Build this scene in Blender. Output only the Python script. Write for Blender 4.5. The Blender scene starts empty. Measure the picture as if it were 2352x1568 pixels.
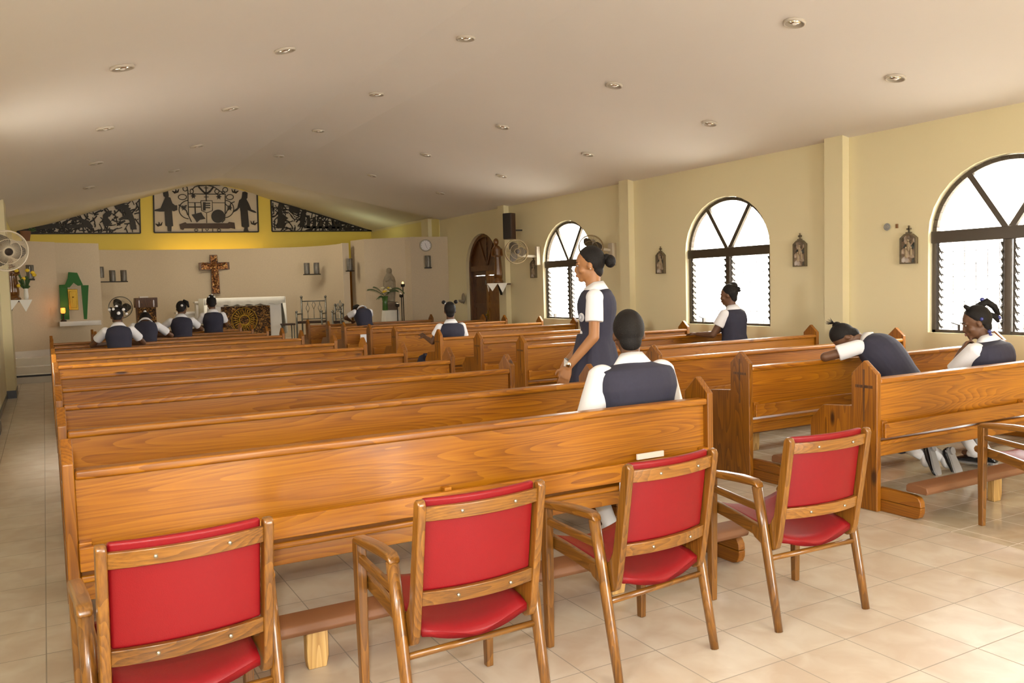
import bpy, bmesh, math, random
from mathutils import Vector, Matrix
random.seed(7)
S = bpy.context.scene
COL = S.collection
PI = math.pi
R = math.radians

# ---------------------------------------------------------------- camera
CF, CYAW, CPITCH, CROLL, CH = 1932.84, R(-28.985), R(-3.678), R(-1.572), 1.62
cam_d = bpy.data.cameras.new('camera'); cam = bpy.data.objects.new('camera', cam_d); COL.objects.link(cam)
S.camera = cam
_f = Vector((-math.sin(CYAW)*math.cos(CPITCH), math.cos(CYAW)*math.cos(CPITCH), math.sin(CPITCH)))
_r0 = _f.cross(Vector((0, 0, 1))).normalized(); _u0 = _r0.cross(_f)
_r = _r0*math.cos(CROLL)+_u0*math.sin(CROLL); _u = -_r0*math.sin(CROLL)+_u0*math.cos(CROLL)
cam.matrix_world = Matrix(((_r.x, _u.x, -_f.x, 0), (_r.y, _u.y, -_f.y, 0), (_r.z, _u.z, -_f.z, CH), (0, 0, 0, 1)))
cam_d.sensor_width = 36; cam_d.lens = CF/2352*36; cam_d.clip_start = 0.05; cam_d.clip_end = 300

def at(px, py, ax, val):
    """point where the photo's pixel meets the plane (axis ax = val)"""
    v = _f+_r*((px-1176)/CF)-_u*((py-784)/CF)
    o = Vector((0, 0, CH)); return o+v*((val-o[ax])/v[ax])

# ---------------------------------------------------------------- world, lights, exposure
S.view_settings.view_transform = 'Standard'; S.view_settings.look = 'None'
S.view_settings.gamma = 1; S.view_settings.exposure = 0.0
S.view_settings.use_curve_mapping = False
W = bpy.data.worlds.new('sky'); S.world = W; W.use_nodes = True
bg = W.node_tree.nodes['Background']; bg.inputs[0].default_value = (1.0, 0.97, 0.93, 1); bg.inputs[1].default_value = 25.0
S.cycles.max_bounces = 8; S.cycles.diffuse_bounces = 5; S.cycles.glossy_bounces = 3
S.cycles.transparent_max_bounces = 12; S.cycles.sample_clamp_indirect = 6

def lamp(name, typ, loc, power, color=(1, 1, 1), size=.2, size_y=None, direction=None, portal=False, spot=None):
    d = bpy.data.lights.new(name, typ); d.energy = power; d.color = color
    if typ == 'AREA':
        d.size = size
        if size_y: d.shape = 'RECTANGLE'; d.size_y = size_y
        if portal: d.cycles.is_portal = True
    elif typ in ('POINT', 'SPOT'): d.shadow_soft_size = size
    if typ == 'SPOT' and spot: d.spot_size = spot; d.spot_blend = .5
    o = bpy.data.objects.new(name, d); COL.objects.link(o); o.location = loc
    if direction is not None:
        o.rotation_euler = Vector(direction).to_track_quat('-Z', 'Y').to_euler()
    return o

WINR = (13.80, 9.45, 5.27)                   # window centres, right wall
WINL = (9.45, 0.95, -3.0)       # left wall window centres: unseen, added for side daylight, thinned to dim it
WHALF, SILL, SPRING, WTOP = .885, .97, 2.09, 2.88
XR, XL, WT = 8.9, -0.62, .22                 # right wall, left wall, wall thickness
YB, YE, Y1 = 24.77, -6.0, 19.6               # gable wall, entrance wall, end of the nave ceiling
lamp('camera_flash', 'SPOT', (-.06, .02, 1.86), 260, (1, .96, .90), .035, direction=(.50, .85, -.10), spot=R(120))
for c in WINR:
    lamp('daylight_right', 'AREA', (XR+WT+.05, c, 1.9), 1, size=1.8, size_y=2.0, direction=(-1, 0, 0), portal=True)
for c in WINL:
    lamp('daylight_left', 'AREA', (XL-WT-.05, c, 1.9), 1, size=1.8, size_y=2.0, direction=(1, 0, 0), portal=True)
lamp('daylight_entrance', 'AREA', (4.15, YE-WT-.05, 1.35), 1, size=3.6, size_y=2.75, direction=(0, 1, 0), portal=True)
lamp('chancel_uplight', 'AREA', (4.2, 24.2, 2.62), 9, (1, .62, .12), 2.6, .12, direction=(0, 1, .25))
lamp('side_uplight_right', 'AREA', (7.9, 22.6, 2.7), 3, (.93, 1, .55), .9, .3, direction=(0, .2, 1))
lamp('chancel_fill', 'AREA', (4.0, 20.4, 3.9), 60, (1, .88, .68), 3.0, .6, direction=(0, .35, -1))  # added fill without a fixture, lifts the whole chancel

# ---------------------------------------------------------------- tagging
def tag(o, label=None, cat=None, group=None, kind=None):
    if label: o['label'] = label
    if cat: o['category'] = cat
    if group: o['group'] = group
    if kind: o['kind'] = kind
    return o
def empty(name, loc=(0, 0, 0), rz=0, label=None, cat=None, group=None, kind=None, parent=None):
    o = bpy.data.objects.new(name, None); COL.objects.link(o); o.location = loc; o.rotation_euler = (0, 0, rz)
    o.empty_display_size = .1
    if parent: o.parent = parent
    return tag(o, label, cat, group, kind)
def copy_tree(o, parent=None):
    c = o.copy(); COL.objects.link(c)
    if parent: c.parent = parent
    for ch in list(o.children): copy_tree(ch, c)
    return c
ORD = ['first', 'second', 'third', 'fourth', 'fifth', 'sixth', 'seventh', 'eighth', 'ninth', 'tenth', 'eleventh', 'twelfth']

# ---------------------------------------------------------------- mesh builder
class MB:
    def __init__(s): s.v = []; s.f = []
    def add(s, vs, fs):
        n = len(s.v); s.v += [tuple(v) for v in vs]; s.f += [tuple(i+n for i in f) for f in fs]; return s
    def box(s, x0, x1, y0, y1, z0, z1):
        return s.add([(x0,y0,z0),(x1,y0,z0),(x1,y1,z0),(x0,y1,z0),(x0,y0,z1),(x1,y0,z1),(x1,y1,z1),(x0,y1,z1)],
                     [(0,3,2,1),(4,5,6,7),(0,1,5,4),(1,2,6,5),(2,3,7,6),(3,0,4,7)])
    def prism(s, pts, ax, a, b):
        """polygon pts (2D) extruded along axis ax from a to b"""
        n = len(pts)
        def P(p, t):
            return (t, p[0], p[1]) if ax == 0 else ((p[0], t, p[1]) if ax == 1 else (p[0], p[1], t))
        vs = [P(p, a) for p in pts]+[P(p, b) for p in pts]
        fs = [tuple(range(n))[::-1], tuple(range(n, 2*n))]+[(i, (i+1) % n, n+(i+1) % n, n+i) for i in range(n)]
        return s.add(vs, fs)
    def loft(s, rings, cap=True, closed=True):
        n = len(rings[0]); vs = [p for r in rings for p in r]; fs = []
        for k in range(len(rings)-1):
            for i in range(n if closed else n-1):
                j = (i+1) % n; fs.append((k*n+i, k*n+j, (k+1)*n+j, (k+1)*n+i))
        if cap:
            fs.append(tuple(range(n))[::-1]); fs.append(tuple(range((len(rings)-1)*n, len(rings)*n)))
        return s.add(vs, fs)
    def tube(s, pts, r, n=8, cap=True, flat=1.0, up=None):
        pts = [Vector(p) for p in pts]; rings = []
        rs = r if isinstance(r, (list, tuple)) else [r]*len(pts)
        ref = Vector(up) if up else None
        prev = None
        for i, p in enumerate(pts):
            t = (pts[min(i+1, len(pts)-1)]-pts[max(i-1, 0)]).normalized()
            if ref is not None: a = ref-t*ref.dot(t)
            elif prev is not None: a = prev-t*prev.dot(t)
            else:
                a = Vector((0, 0, 1)) if abs(t.z) < .9 else Vector((1, 0, 0)); a = a-t*a.dot(t)
            a.normalize(); prev = a; b = t.cross(a)
            rings.append([p+a*(rs[i]*math.cos(2*PI*k/n))+b*(rs[i]*flat*math.sin(2*PI*k/n)) for k in range(n)])
        return s.loft(rings, cap)
    def beam(s, p, q, w, h, up=(0, 0, 1)):
        """box section bar: w across, h along up"""
        p, q = Vector(p), Vector(q); t = (q-p).normalized(); u = Vector(up); u = (u-t*u.dot(t)).normalized(); b = t.cross(u)
        rr = [[c+b*(sx*w/2)+u*(sz*h/2) for sx, sz in ((-1,-1),(1,-1),(1,1),(-1,1))] for c in (p, q)]
        return s.loft(rr)
    def lathe(s, prof, n=20, c=(0, 0, 0), axis=2, m=None):
        rings = []
        for (r, z) in prof:
            ring = []
            for k in range(n):
                a = 2*PI*k/n; p = Vector((r*math.cos(a), r*math.sin(a), z))
                if m is not None: p = m @ p
                else: p = p+Vector(c)
                ring.append(p)
            rings.append(ring)
        return s.loft(rings)
    def ell(s, c, r, n=14, m=10, rot=None):
        c = Vector(c); r = Vector(r) if not isinstance(r, (int, float)) else Vector((r, r, r)); rings = []
        for i in range(m+1):
            t = PI*(i+.0)/m; t = max(.06, min(PI-.06, t)); ring = []
            for k in range(n):
                a = 2*PI*k/n; p = Vector((r.x*math.sin(t)*math.cos(a), r.y*math.sin(t)*math.sin(a), -r.z*math.cos(t)))
                if rot is not None: p = rot @ p
                ring.append(c+p)
            rings.append(ring)
        return s.loft(rings)
    def cap2(s, p, q, r0, r1, n=12):
        """tapered capsule"""
        p, q = Vector(p), Vector(q); t = (q-p).normalized()
        pts = []; rs = []
        for a in (80, 55, 28): pts.append(p-t*r0*math.sin(R(a))); rs.append(r0*math.cos(R(a)))
        pts.append(p); rs.append(r0); pts.append((p+q)/2); rs.append((r0+r1)/2); pts.append(q); rs.append(r1)
        for a in (28, 55, 80): pts.append(q+t*r1*math.sin(R(a))); rs.append(r1*math.cos(R(a)))
        return s.tube(pts, rs, n)
    def obj(s, name, mat, parent=None, smooth=False, bevel=0, seg=2, loc=None, label=None):
        me = bpy.data.meshes.new(name); me.from_pydata(s.v, [], s.f)
        me.materials.append(mat)
        bm = bmesh.new(); bm.from_mesh(me); bmesh.ops.recalc_face_normals(bm, faces=bm.faces); bm.to_mesh(me); bm.free()
        if smooth:
            for p in me.polygons: p.use_smooth = True
        me.update()
        o = bpy.data.objects.new(name, me); COL.objects.link(o)
        if parent: o.parent = parent
        if loc is not None: o.location = loc
        if bevel:
            b = o.modifiers.new('bevel', 'BEVEL'); b.width = bevel; b.segments = seg; b.limit_method = 'ANGLE'; b.angle_limit = R(40)
            b.harden_normals = False
            for p in me.polygons: p.use_smooth = True
            if hasattr(me, 'set_sharp_from_angle'): pass
            w = o.modifiers.new('wn', 'WEIGHTED_NORMAL'); w.keep_sharp = True
        if label: o['label'] = label
        return o
def struct(mb, name, mat, **k): return tag(mb.obj(name, mat, **k), kind='structure')

# ---------------------------------------------------------------- materials
def newmat(name):
    m = bpy.data.materials.new(name); m.use_nodes = True; nt = m.node_tree
    return m, nt, nt.nodes['Principled BSDF']
def nd(nt, t, **k):
    n = nt.nodes.new(t)
    for a, b in k.items(): setattr(n, a, b)
    return n
def flat(name, col, rough=.6, metal=0, coat=0, spec=.5, emit=None, estr=0, noise=0, nscale=20, bump=0, bscale=60):
    m, nt, b = newmat(name)
    b.inputs['Base Color'].default_value = (*col, 1); b.inputs['Roughness'].default_value = rough
    b.inputs['Metallic'].default_value = metal; b.inputs['Coat Weight'].default_value = coat; b.inputs['Coat Roughness'].default_value = .12
    b.inputs['Specular IOR Level'].default_value = spec
    if emit: b.inputs['Emission Color'].default_value = (*emit, 1); b.inputs['Emission Strength'].default_value = estr
    if noise:
        tc = nd(nt, 'ShaderNodeTexCoord'); n = nd(nt, 'ShaderNodeTexNoise'); n.inputs['Scale'].default_value = nscale; n.inputs['Detail'].default_value = 5
        nt.links.new(tc.outputs['Object'], n.inputs['Vector'])
        mx = nd(nt, 'ShaderNodeMix', data_type='RGBA'); mx.inputs[6].default_value = (*[c*(1-noise) for c in col], 1); mx.inputs[7].default_value = (*[min(1, c*(1+noise)) for c in col], 1)
        nt.links.new(n.outputs['Fac'], mx.inputs[0]); nt.links.new(mx.outputs[2], b.inputs['Base Color'])
    if bump:
        tc = nd(nt, 'ShaderNodeTexCoord'); n = nd(nt, 'ShaderNodeTexNoise'); n.inputs['Scale'].default_value = bscale; n.inputs['Detail'].default_value = 4
        nt.links.new(tc.outputs['Object'], n.inputs['Vector'])
        bp = nd(nt, 'ShaderNodeBump'); bp.inputs['Strength'].default_value = bump; bp.inputs['Distance'].default_value = .004
        nt.links.new(n.outputs['Fac'], bp.inputs['Height']); nt.links.new(bp.outputs[0], b.inputs['Normal'])
    return m
def ramp(nt, stops):
    r = nd(nt, 'ShaderNodeValToRGB'); e = r.color_ramp.elements
    while len(e) > len(stops): e.remove(e[-1])
    while len(e) < len(stops): e.new(.5)
    for i, (p, c) in enumerate(stops): e[i].position = p; e[i].color = (*c, 1)
    return r
def wood(name, dark, mid, light, axis=0, rough=.3, coat=.6, knots=True, gs=1.0, seedvar=True, figure=.5):
    """long-grained wood; axis = direction of the grain in object space"""
    m, nt, b = newmat(name); L = nt.links.new
    tc = nd(nt, 'ShaderNodeTexCoord'); oi = nd(nt, 'ShaderNodeObjectInfo')
    off = nd(nt, 'ShaderNodeVectorMath', operation='ADD')
    rv = nd(nt, 'ShaderNodeMath', operation='MULTIPLY'); rv.inputs[1].default_value = 37.0
    L(oi.outputs['Random'], rv.inputs[0]); L(tc.outputs['Object'], off.inputs[0])
    if seedvar: L(rv.outputs[0], off.inputs[1])
    def mapped(along, across):
        mp = nd(nt, 'ShaderNodeMapping'); sc = [across]*3; sc[axis] = along; mp.inputs['Scale'].default_value = sc
        L(off.outputs[0], mp.inputs['Vector']); return mp
    # cathedral figure: iso-lines of a stretched noise field
    m1 = mapped(.55*gs, 5.0*gs); n1 = nd(nt, 'ShaderNodeTexNoise'); n1.inputs['Scale'].default_value = 1.0; n1.inputs['Detail'].default_value = 1.5; n1.inputs['Roughness'].default_value = .35
    L(m1.outputs[0], n1.inputs['Vector'])
    mu = nd(nt, 'ShaderNodeMath', operation='MULTIPLY'); mu.inputs[1].default_value = 26.0; L(n1.outputs['Fac'], mu.inputs[0])
    fr = nd(nt, 'ShaderNodeMath', operation='FRACT'); L(mu.outputs[0], fr.inputs[0])
    # fine fibres
    m2 = mapped(2.0*gs, 90*gs); n2 = nd(nt, 'ShaderNodeTexNoise'); n2.inputs['Scale'].default_value = 1.0; n2.inputs['Detail'].default_value = 3
    L(m2.outputs[0], n2.inputs['Vector'])
    # patches of tone
    m3 = mapped(.8, 2.5); n3 = nd(nt, 'ShaderNodeTexNoise'); n3.inputs['Scale'].default_value = 1.0; n3.inputs['Detail'].default_value = 2; L(m3.outputs[0], n3.inputs['Vector'])
    a = nd(nt, 'ShaderNodeMath', operation='MULTIPLY'); a.inputs[1].default_value = figure*.8; L(fr.outputs[0], a.inputs[0])
    c = nd(nt, 'ShaderNodeMath', operation='MULTIPLY_ADD'); c.inputs[1].default_value = .6; L(n2.outputs['Fac'], c.inputs[0]); L(a.outputs[0], c.inputs[2])
    d = nd(nt, 'ShaderNodeMath', operation='MULTIPLY_ADD'); d.inputs[1].default_value = .55; L(n3.outputs['Fac'], d.inputs[0]); L(c.outputs[0], d.inputs[2])
    rp = ramp(nt, [(.36, light), (.68, mid), (1.05, dark)]); rp.color_ramp.elements[2].position = 1.0
    L(d.outputs[0], rp.inputs[0]); out = rp.outputs[0]
    if knots:
        mk = mapped(1.3, 3.6); vo = nd(nt, 'ShaderNodeTexVoronoi'); vo.inputs['Scale'].default_value = 1.0; vo.inputs['Randomness'].default_value = 1.0; L(mk.outputs[0], vo.inputs['Vector'])
        kr = ramp(nt, [(.045, (1, 1, 1)), (.10, (0, 0, 0))]); L(vo.outputs['Distance'], kr.inputs[0])
        mx = nd(nt, 'ShaderNodeMix', data_type='RGBA'); L(kr.outputs[0], mx.inputs[0]); L(out, mx.inputs[6]); mx.inputs[7].default_value = (dark[0]*.35, dark[1]*.3, dark[2]*.3, 1); out = mx.outputs[2]
    hs = nd(nt, 'ShaderNodeHueSaturation'); vr = nd(nt, 'ShaderNodeMapRange'); vr.inputs['To Min'].default_value = .86; vr.inputs['To Max'].default_value = 1.12
    L(oi.outputs['Random'], vr.inputs['Value']); L(vr.outputs[0], hs.inputs['Value']); L(out, hs.inputs['Color']); L(hs.outputs[0], b.inputs['Base Color'])
    b.inputs['Roughness'].default_value = rough; b.inputs['Coat Weight'].default_value = coat; b.inputs['Coat Roughness'].default_value = .13
    return m
PD, PM_, PL_ = (.17, .048, .0015), (.36, .125, .002), (.48, .195, .004)
M = {}
M['pineX'] = wood('pine_along', PD, PM_, PL_, 0, .40, .16, figure=.32)
M['pineZ'] = wood('pine_upright', (.13, .038, .0015), (.27, .092, .002), (.37, .145, .004), 2, .4, .16, figure=.36)
M['pineY'] = wood('pine_deep', (.15, .042, .003), (.27, .09, .004), (.36, .14, .008), 1, .4, .16, figure=.36)
for _a, _n in ((0, 'X'), (1, 'Y'), (2, '')): M['chairwood'+_n] = wood('chair_wood_'+'xyz'[_a], (.07, .024, .004), (.19, .075, .009), (.30, .13, .018), _a, .3, .4, knots=False, gs=1.6, figure=.3)
M['block'] = wood('raw_pine', (.40, .22, .06), (.58, .36, .12), (.70, .48, .2), 2, .5, .1, knots=False)
M['doordark'] = wood('dark_door_wood', (.06, .022, .006), (.13, .05, .012), (.20, .085, .02), 2, .4, .2, knots=False)
M['doorlight'] = wood('door_wood', (.14, .05, .006), (.27, .11, .012), (.36, .16, .02), 2, .4, .2, knots=False)
M['statue'] = wood('carved_wood', (.08, .026, .003), (.17, .062, .007), (.26, .10, .014), 2, .28, .6, knots=False, gs=3)
M['vinyl_red'] = flat('red_vinyl', (.20, .003, .006), .45, coat=.05, spec=.3, noise=.08, nscale=5, bump=.15, bscale=300)
M['vinyl_brown'] = flat('brown_vinyl', (.20, .085, .035), .55, noise=.08, nscale=6)
M['screw'] = flat('steel_screw', (.6, .58, .5), .3, 1)
M['wallR'] = flat('pale_yellow_paint', (.76, .68, .43), .75, noise=.025, nscale=1.5, bump=.1, bscale=90)
M['gable'] = flat('yellow_paint', (.86, .68, .13), .7, noise=.03, nscale=1.5)
M['gableside'] = flat('yellow_paint_side', (.78, .68, .28), .7, noise=.03, nscale=1.5)
M['taupe'] = flat('taupe_render', (.60, .50, .36), .85, noise=.10, nscale=45, bump=.5, bscale=120)
M['ceiling'] = flat('ceiling_paint', (.86, .82, .78), .8, noise=.02, nscale=1.0)
M['marble'] = flat('pale_marble', (.74, .70, .62), .2, noise=.10, nscale=4)
M['marblew'] = flat('white_marble', (.74, .71, .66), .2, noise=.10, nscale=5)
M['black'] = flat('black_strip', (.02, .02, .02), .4)
M['baseboard'] = flat('grey_base_tile', (.10, .11, .13), .25, noise=.3, nscale=40)
M['bronze'] = flat('bronze_aluminium', (.075, .058, .04), .35, .4)
M['louvremetal'] = flat('louvre_clip', (.10, .09, .08), .4, .5)
M['grille'] = flat('pale_grille', (.13, .11, .10), .6)
M['chrome'] = flat('chrome', (.85, .83, .78), .08, 1)
M['trimwhite'] = flat('white_trim', (.78, .74, .68), .5)
M['iron'] = flat('wrought_iron', (.022, .017, .011), .5, .3, noise=.3, nscale=30)
M['ironbrown'] = flat('rusty_iron', (.045, .022, .011), .5, .3)
M['panelback'] = flat('screen_backing', (.66, .58, .47), .8)
M['steelgrey'] = flat('grey_steel', (.22, .22, .2), .35, .8)
M['cloth'] = flat('white_cloth', (.82, .80, .72), .8, bump=.2, bscale=40)
M['green'] = flat('green_drape', (.03, .16, .035), .75)
M['gold'] = flat('gold_metal', (.34, .20, .02), .4, .75, noise=.3, nscale=40)
M['shirt'] = flat('white_shirt', (.84, .84, .86), .8, bump=.15, bscale=25)
M['navy'] = flat('navy_tunic', (.028, .028, .050), .85, noise=.12, nscale=60, bump=.2, bscale=18)
M['navyskirt'] = flat('navy_skirt', (.04, .04, .085), .85, noise=.12, nscale=60)
M['hair'] = flat('black_hair', (.010, .008, .007), .6, spec=.25, noise=.5, nscale=120, bump=1.0, bscale=200)
M['sock'] = flat('white_sock', (.82, .82, .82), .85)
M['shoe'] = flat('black_leather', (.012, .012, .014), .18, coat=.5)
M['sole'] = flat('grey_rubber_sole', (.32, .31, .30), .7)
M['skin'] = flat('brown_skin', (.13, .058, .026), .5, noise=.06, nscale=12)
M['skinlit'] = flat('flash_lit_brown_skin', (.36, .165, .065), .48, noise=.05, nscale=12)  # brown skin made lighter: flash on the standing girl is put into the colour
M['eyew'] = flat('eye_white', (.35, .32, .30), .4); M['eyeb'] = flat('eye_dark', (.01, .008, .006), .1)
M['lip'] = flat('lips', (.25, .09, .06), .4)
M['tiew'] = flat('white_hair_bobble', (.85, .85, .85), .3, coat=.5); M['tieb'] = flat('blue_hair_bobble', (.03, .04, .22), .25, coat=.5)
M['paper'] = flat('white_paper', (.85, .87, .9), .7); M['paperw'] = flat('cream_paper', (.86, .82, .76), .7)
M['bookblack'] = flat('black_book_cover', (.02, .02, .02), .4)
M['plasticcream'] = flat('cream_plastic', (.62, .55, .42), .4); M['plasticgrey'] = flat('grey_plastic', (.30, .28, .26), .45)
M['fanwire'] = flat('fan_wire', (.24, .17, .08), .6); M['blade'] = flat('fan_blade', (.035, .026, .02), .6, spec=.2)
M['speaker'] = flat('black_speaker', (.018, .014, .012), .5); M['speakerw'] = flat('walnut_veneer', (.05, .022, .012), .45)
M['stone'] = flat('weathered_stone', (.30, .25, .17), .8, noise=.3, nscale=14, bump=.5, bscale=40)
M['leaf'] = flat('dark_green_leaf', (.05, .10, .03), .5); M['yellow'] = flat('yellow_petals', (.80, .55, .03), .6); M['white'] = flat('cream_petals', (.75, .72, .5), .6)
M['figures'] = flat('painted_figures', (.36, .28, .17), .6, noise=.4, nscale=30)
M['lampring'] = flat('beige_trim_ring', (.52, .46, .38), .4)
M['sconce'] = flat('perforated_grey_metal', (.17, .155, .135), .45, .35, noise=.4, nscale=25)
M['stationframe'] = flat('aged_bronze_frame', (.13, .10, .055), .5, noise=.3, nscale=40)
M['planter'] = flat('brown_planter', (.16, .11, .07), .7, noise=.3, nscale=20)
M['clockface'] = flat('clock_face', (.75, .72, .72), .4); M['clockrim'] = flat('clock_rim', (.42, .38, .30), .35)
M['flame'] = flat('candle_flame', (1, .7, .3), .5, emit=(1, .62, .22), estr=2.5)
M['redglass'] = flat('red_lamp_glass', (.6, .05, .01), .2, emit=(1, .25, .03), estr=2.5)
M['ground'] = flat('pale_concrete', (.5, .48, .44), .9, noise=.1, nscale=1)
M['orangewood'] = flat('orange_wood_post', (.45, .19, .02), .45)
M['badge'] = flat('white_badge', (.75, .75, .78), .5); M['badgegrey'] = flat('badge_mark', (.3, .32, .42), .5)
def thin_glass():
    m, nt, b = newmat('window_glass'); L = nt.links.new
    tr = nd(nt, 'ShaderNodeBsdfTransparent'); tr.inputs[0].default_value = (.95, .95, .94, 1)
    gl = nd(nt, 'ShaderNodeBsdfGlossy'); gl.inputs['Roughness'].default_value = .05
    mx = nd(nt, 'ShaderNodeMixShader'); mx.inputs[0].default_value = .08
    L(tr.outputs[0], mx.inputs[1]); L(gl.outputs[0], mx.inputs[2]); L(mx.outputs[0], nt.nodes['Material Output'].inputs['Surface']); return m
M['glass'] = thin_glass()
def mosaic(name, cols, scale, metal=.7):
    m, nt, b = newmat(name); L = nt.links.new
    tc = nd(nt, 'ShaderNodeTexCoord'); v = nd(nt, 'ShaderNodeTexVoronoi'); v.inputs['Scale'].default_value = scale
    n = nd(nt, 'ShaderNodeTexNoise'); n.inputs['Scale'].default_value = scale*.35; n.inputs['Detail'].default_value = 3
    L(tc.outputs['Object'], v.inputs['Vector']); L(tc.outputs['Object'], n.inputs['Vector'])
    sp = nd(nt, 'ShaderNodeSeparateColor'); L(v.outputs['Color'], sp.inputs[0])
    ad = nd(nt, 'ShaderNodeMath', operation='MULTIPLY'); L(sp.outputs[0], ad.inputs[0]); L(n.outputs['Fac'], ad.inputs[1])
    r = ramp(nt, cols); L(ad.outputs[0], r.inputs[0]); L(r.outputs[0], b.inputs['Base Color'])
    b.inputs['Metallic'].default_value = metal; b.inputs['Roughness'].default_value = .35
    bp = nd(nt, 'ShaderNodeBump'); bp.inputs['Strength'].default_value = .8; bp.inputs['Distance'].default_value = .02; L(v.outputs['Distance'], bp.inputs['Height']); L(bp.outputs[0], b.inputs['Normal'])
    return m
M['mosaic'] = mosaic('copper_mosaic', [(.06, (.02, .012, .008)), (.25, (.10, .045, .012)), (.44, (.30, .14, .035)), (.66, (.60, .38, .14))], 44, .5)
M['crossmosaic'] = mosaic('cross_mosaic', [(.05, (.06, .022, .008)), (.2, (.22, .08, .025)), (.40, (.42, .18, .05)), (.6, (.6, .4, .15))], 26, .4)
M['picture'] = mosaic('painted_relief', [(.05, (.05, .06, .05)), (.2, (.20, .14, .09)), (.38, (.40, .30, .2)), (.6, (.55, .50, .45))], 18, 0)
def tiles(name, c1, c2, grout, px, py, ox, oy, rough):
    m, nt, b = newmat(name); L = nt.links.new
    tc = nd(nt, 'ShaderNodeTexCoord'); mp = nd(nt, 'ShaderNodeMapping'); mp.inputs['Location'].default_value = (-ox/px, -oy/py, 0); mp.inputs['Scale'].default_value = (1/px, 1/py, 1)
    L(tc.outputs['Object'], mp.inputs['Vector'])
    br = nd(nt, 'ShaderNodeTexBrick'); br.offset = 0; br.squash = 1
    for k, v in (('Scale', 1), ('Mortar Size', .008), ('Mortar Smooth', .2), ('Bias', 0), ('Brick Width', 1), ('Row Height', 1)): br.inputs[k].default_value = v
    br.inputs['Color1'].default_value = (.2, .2, .2, 1); br.inputs['Color2'].default_value = (.8, .8, .8, 1)
    L(mp.outputs[0], br.inputs['Vector'])
    n = nd(nt, 'ShaderNodeTexNoise'); n.inputs['Scale'].default_value = 5.5; n.inputs['Detail'].default_value = 3; n.inputs['Distortion'].default_value = .6; L(tc.outputs['Object'], n.inputs['Vector'])
    av = nd(nt, 'ShaderNodeMath', operation='MULTIPLY_ADD'); av.inputs[1].default_value = .25; L(br.outputs['Color'], av.inputs[0]); L(n.outputs['Fac'], av.inputs[2])
    r = ramp(nt, [(.42, c1), (.78, c2)]); L(av.outputs[0], r.inputs[0])
    mx = nd(nt, 'ShaderNodeMix', data_type='RGBA'); L(br.outputs['Fac'], mx.inputs[0]); L(r.outputs[0], mx.inputs[6]); mx.inputs[7].default_value = (*grout, 1)
    L(mx.outputs[2], b.inputs['Base Color'])
    rr = nd(nt, 'ShaderNodeMapRange'); rr.inputs['To Min'].default_value = rough; rr.inputs['To Max'].default_value = .7; L(br.outputs['Fac'], rr.inputs['Value']); L(rr.outputs[0], b.inputs['Roughness'])
    bp = nd(nt, 'ShaderNodeBump'); bp.invert = True; bp.inputs['Strength'].default_value = .4; bp.inputs['Distance'].default_value = .003; L(br.outputs['Fac'], bp.inputs['Height']); L(bp.outputs[0], b.inputs['Normal'])
    return m
M['floor'] = tiles('beige_floor_tile', (.64, .58, .48), (.54, .45, .35), (.36, .32, .26), .3935, .366, 2.283, 2.885, .34)
M['floorR'] = tiles('glossy_floor_tile', (.64, .57, .44), (.50, .43, .31), (.70, .66, .58), .3935, .366, 2.283, 2.885, .09)
# ================================================================ SETTING
# floor: aisle and chair area, and the slightly glossier tile under the right-hand pews
struct(MB().box(XL-.3, 4.93, YE, Y1+6, -.1, 0), 'floor', M['floor'])
fl2 = MB(); fl2.box(4.94, XR+.3, 2.2, Y1+6, -.1, 0); struct(fl2, 'floor', M['floorR'])
fl3 = MB(); fl3.box(4.93, XR+.3, YE, 2.2, -.1, 0); fl3.box(4.93, 4.94, 2.2, Y1+6, -.1, .001); struct(fl3, 'floor', M['floor'])
struct(MB().box(XR+WT+.02, 60, -30, 60, -.6, -.5), 'ground', M['ground'])
struct(MB().box(-60, XL-WT-.02, -30, 60, -.6, -.5), 'ground', M['ground'])

# nave ceiling: two slopes with a flat strip along the ridge
def nave_z(x):
    if x < 3.55: return 3.27+(x+.6)*(4.22-3.27)/4.15
    if x < 4.5: return 4.22
    return 4.22-(x-4.5)*(4.22-3.37)/4.4
XS = [XL-.25, 3.55, 4.5, XR+.25]
def ceil_mesh():
    m = MB()
    lo = [(x, nave_z(x)) for x in XS]; hi = [(x, z+.12) for x, z in reversed(lo)]
    m.prism(lo+hi, 1, YE-.3, Y1); return m
struct(ceil_mesh(), 'ceiling', M['ceiling'])
# chancel ceiling: sweeps down from the nave's end to the gable
gab_px = [(45, 530), (120, 513), (200, 490), (323, 456), (357, 447), (400, 435), (445, 425), (509, 425), (560, 436), (595, 450), (622, 459), (700, 481), (780, 507), (852, 530)]
gab = [at(px, py, 1, YB) for px, py in gab_px]; gab = [(p.x, p.z) for p in gab]; gab[0] = (XL-.05, gab[0][1]-.05); gab.append((XR+.05, gab[-1][1]))
def interp(pts, x):
    for (a, za), (b, zb) in zip(pts, pts[1:]):
        if x <= b: return za+(zb-za)*(x-a)/(b-a) if b > a else za
    return pts[-1][1]
cm = MB(); NX, NY = 40, 8; rows = []
for j in range(NY+1):
    t = j/NY; row = []
    for i in range(NX+1):
        x = XL-.05+(XR-XL+.1)*i/NX; zn = nave_z(x)+.11; zg = interp(gab, x); row.append((x, Y1+(YB-Y1)*t, zn*(1-t)+zg*t))
    rows.append(row)
cm.loft(rows, cap=False, closed=False)
up = [[(x, y, z+.1) for x, y, z in r] for r in rows]; cm.loft(up, cap=False, closed=False)
o = struct(cm, 'ceiling', M['ceiling'], smooth=True)

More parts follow.
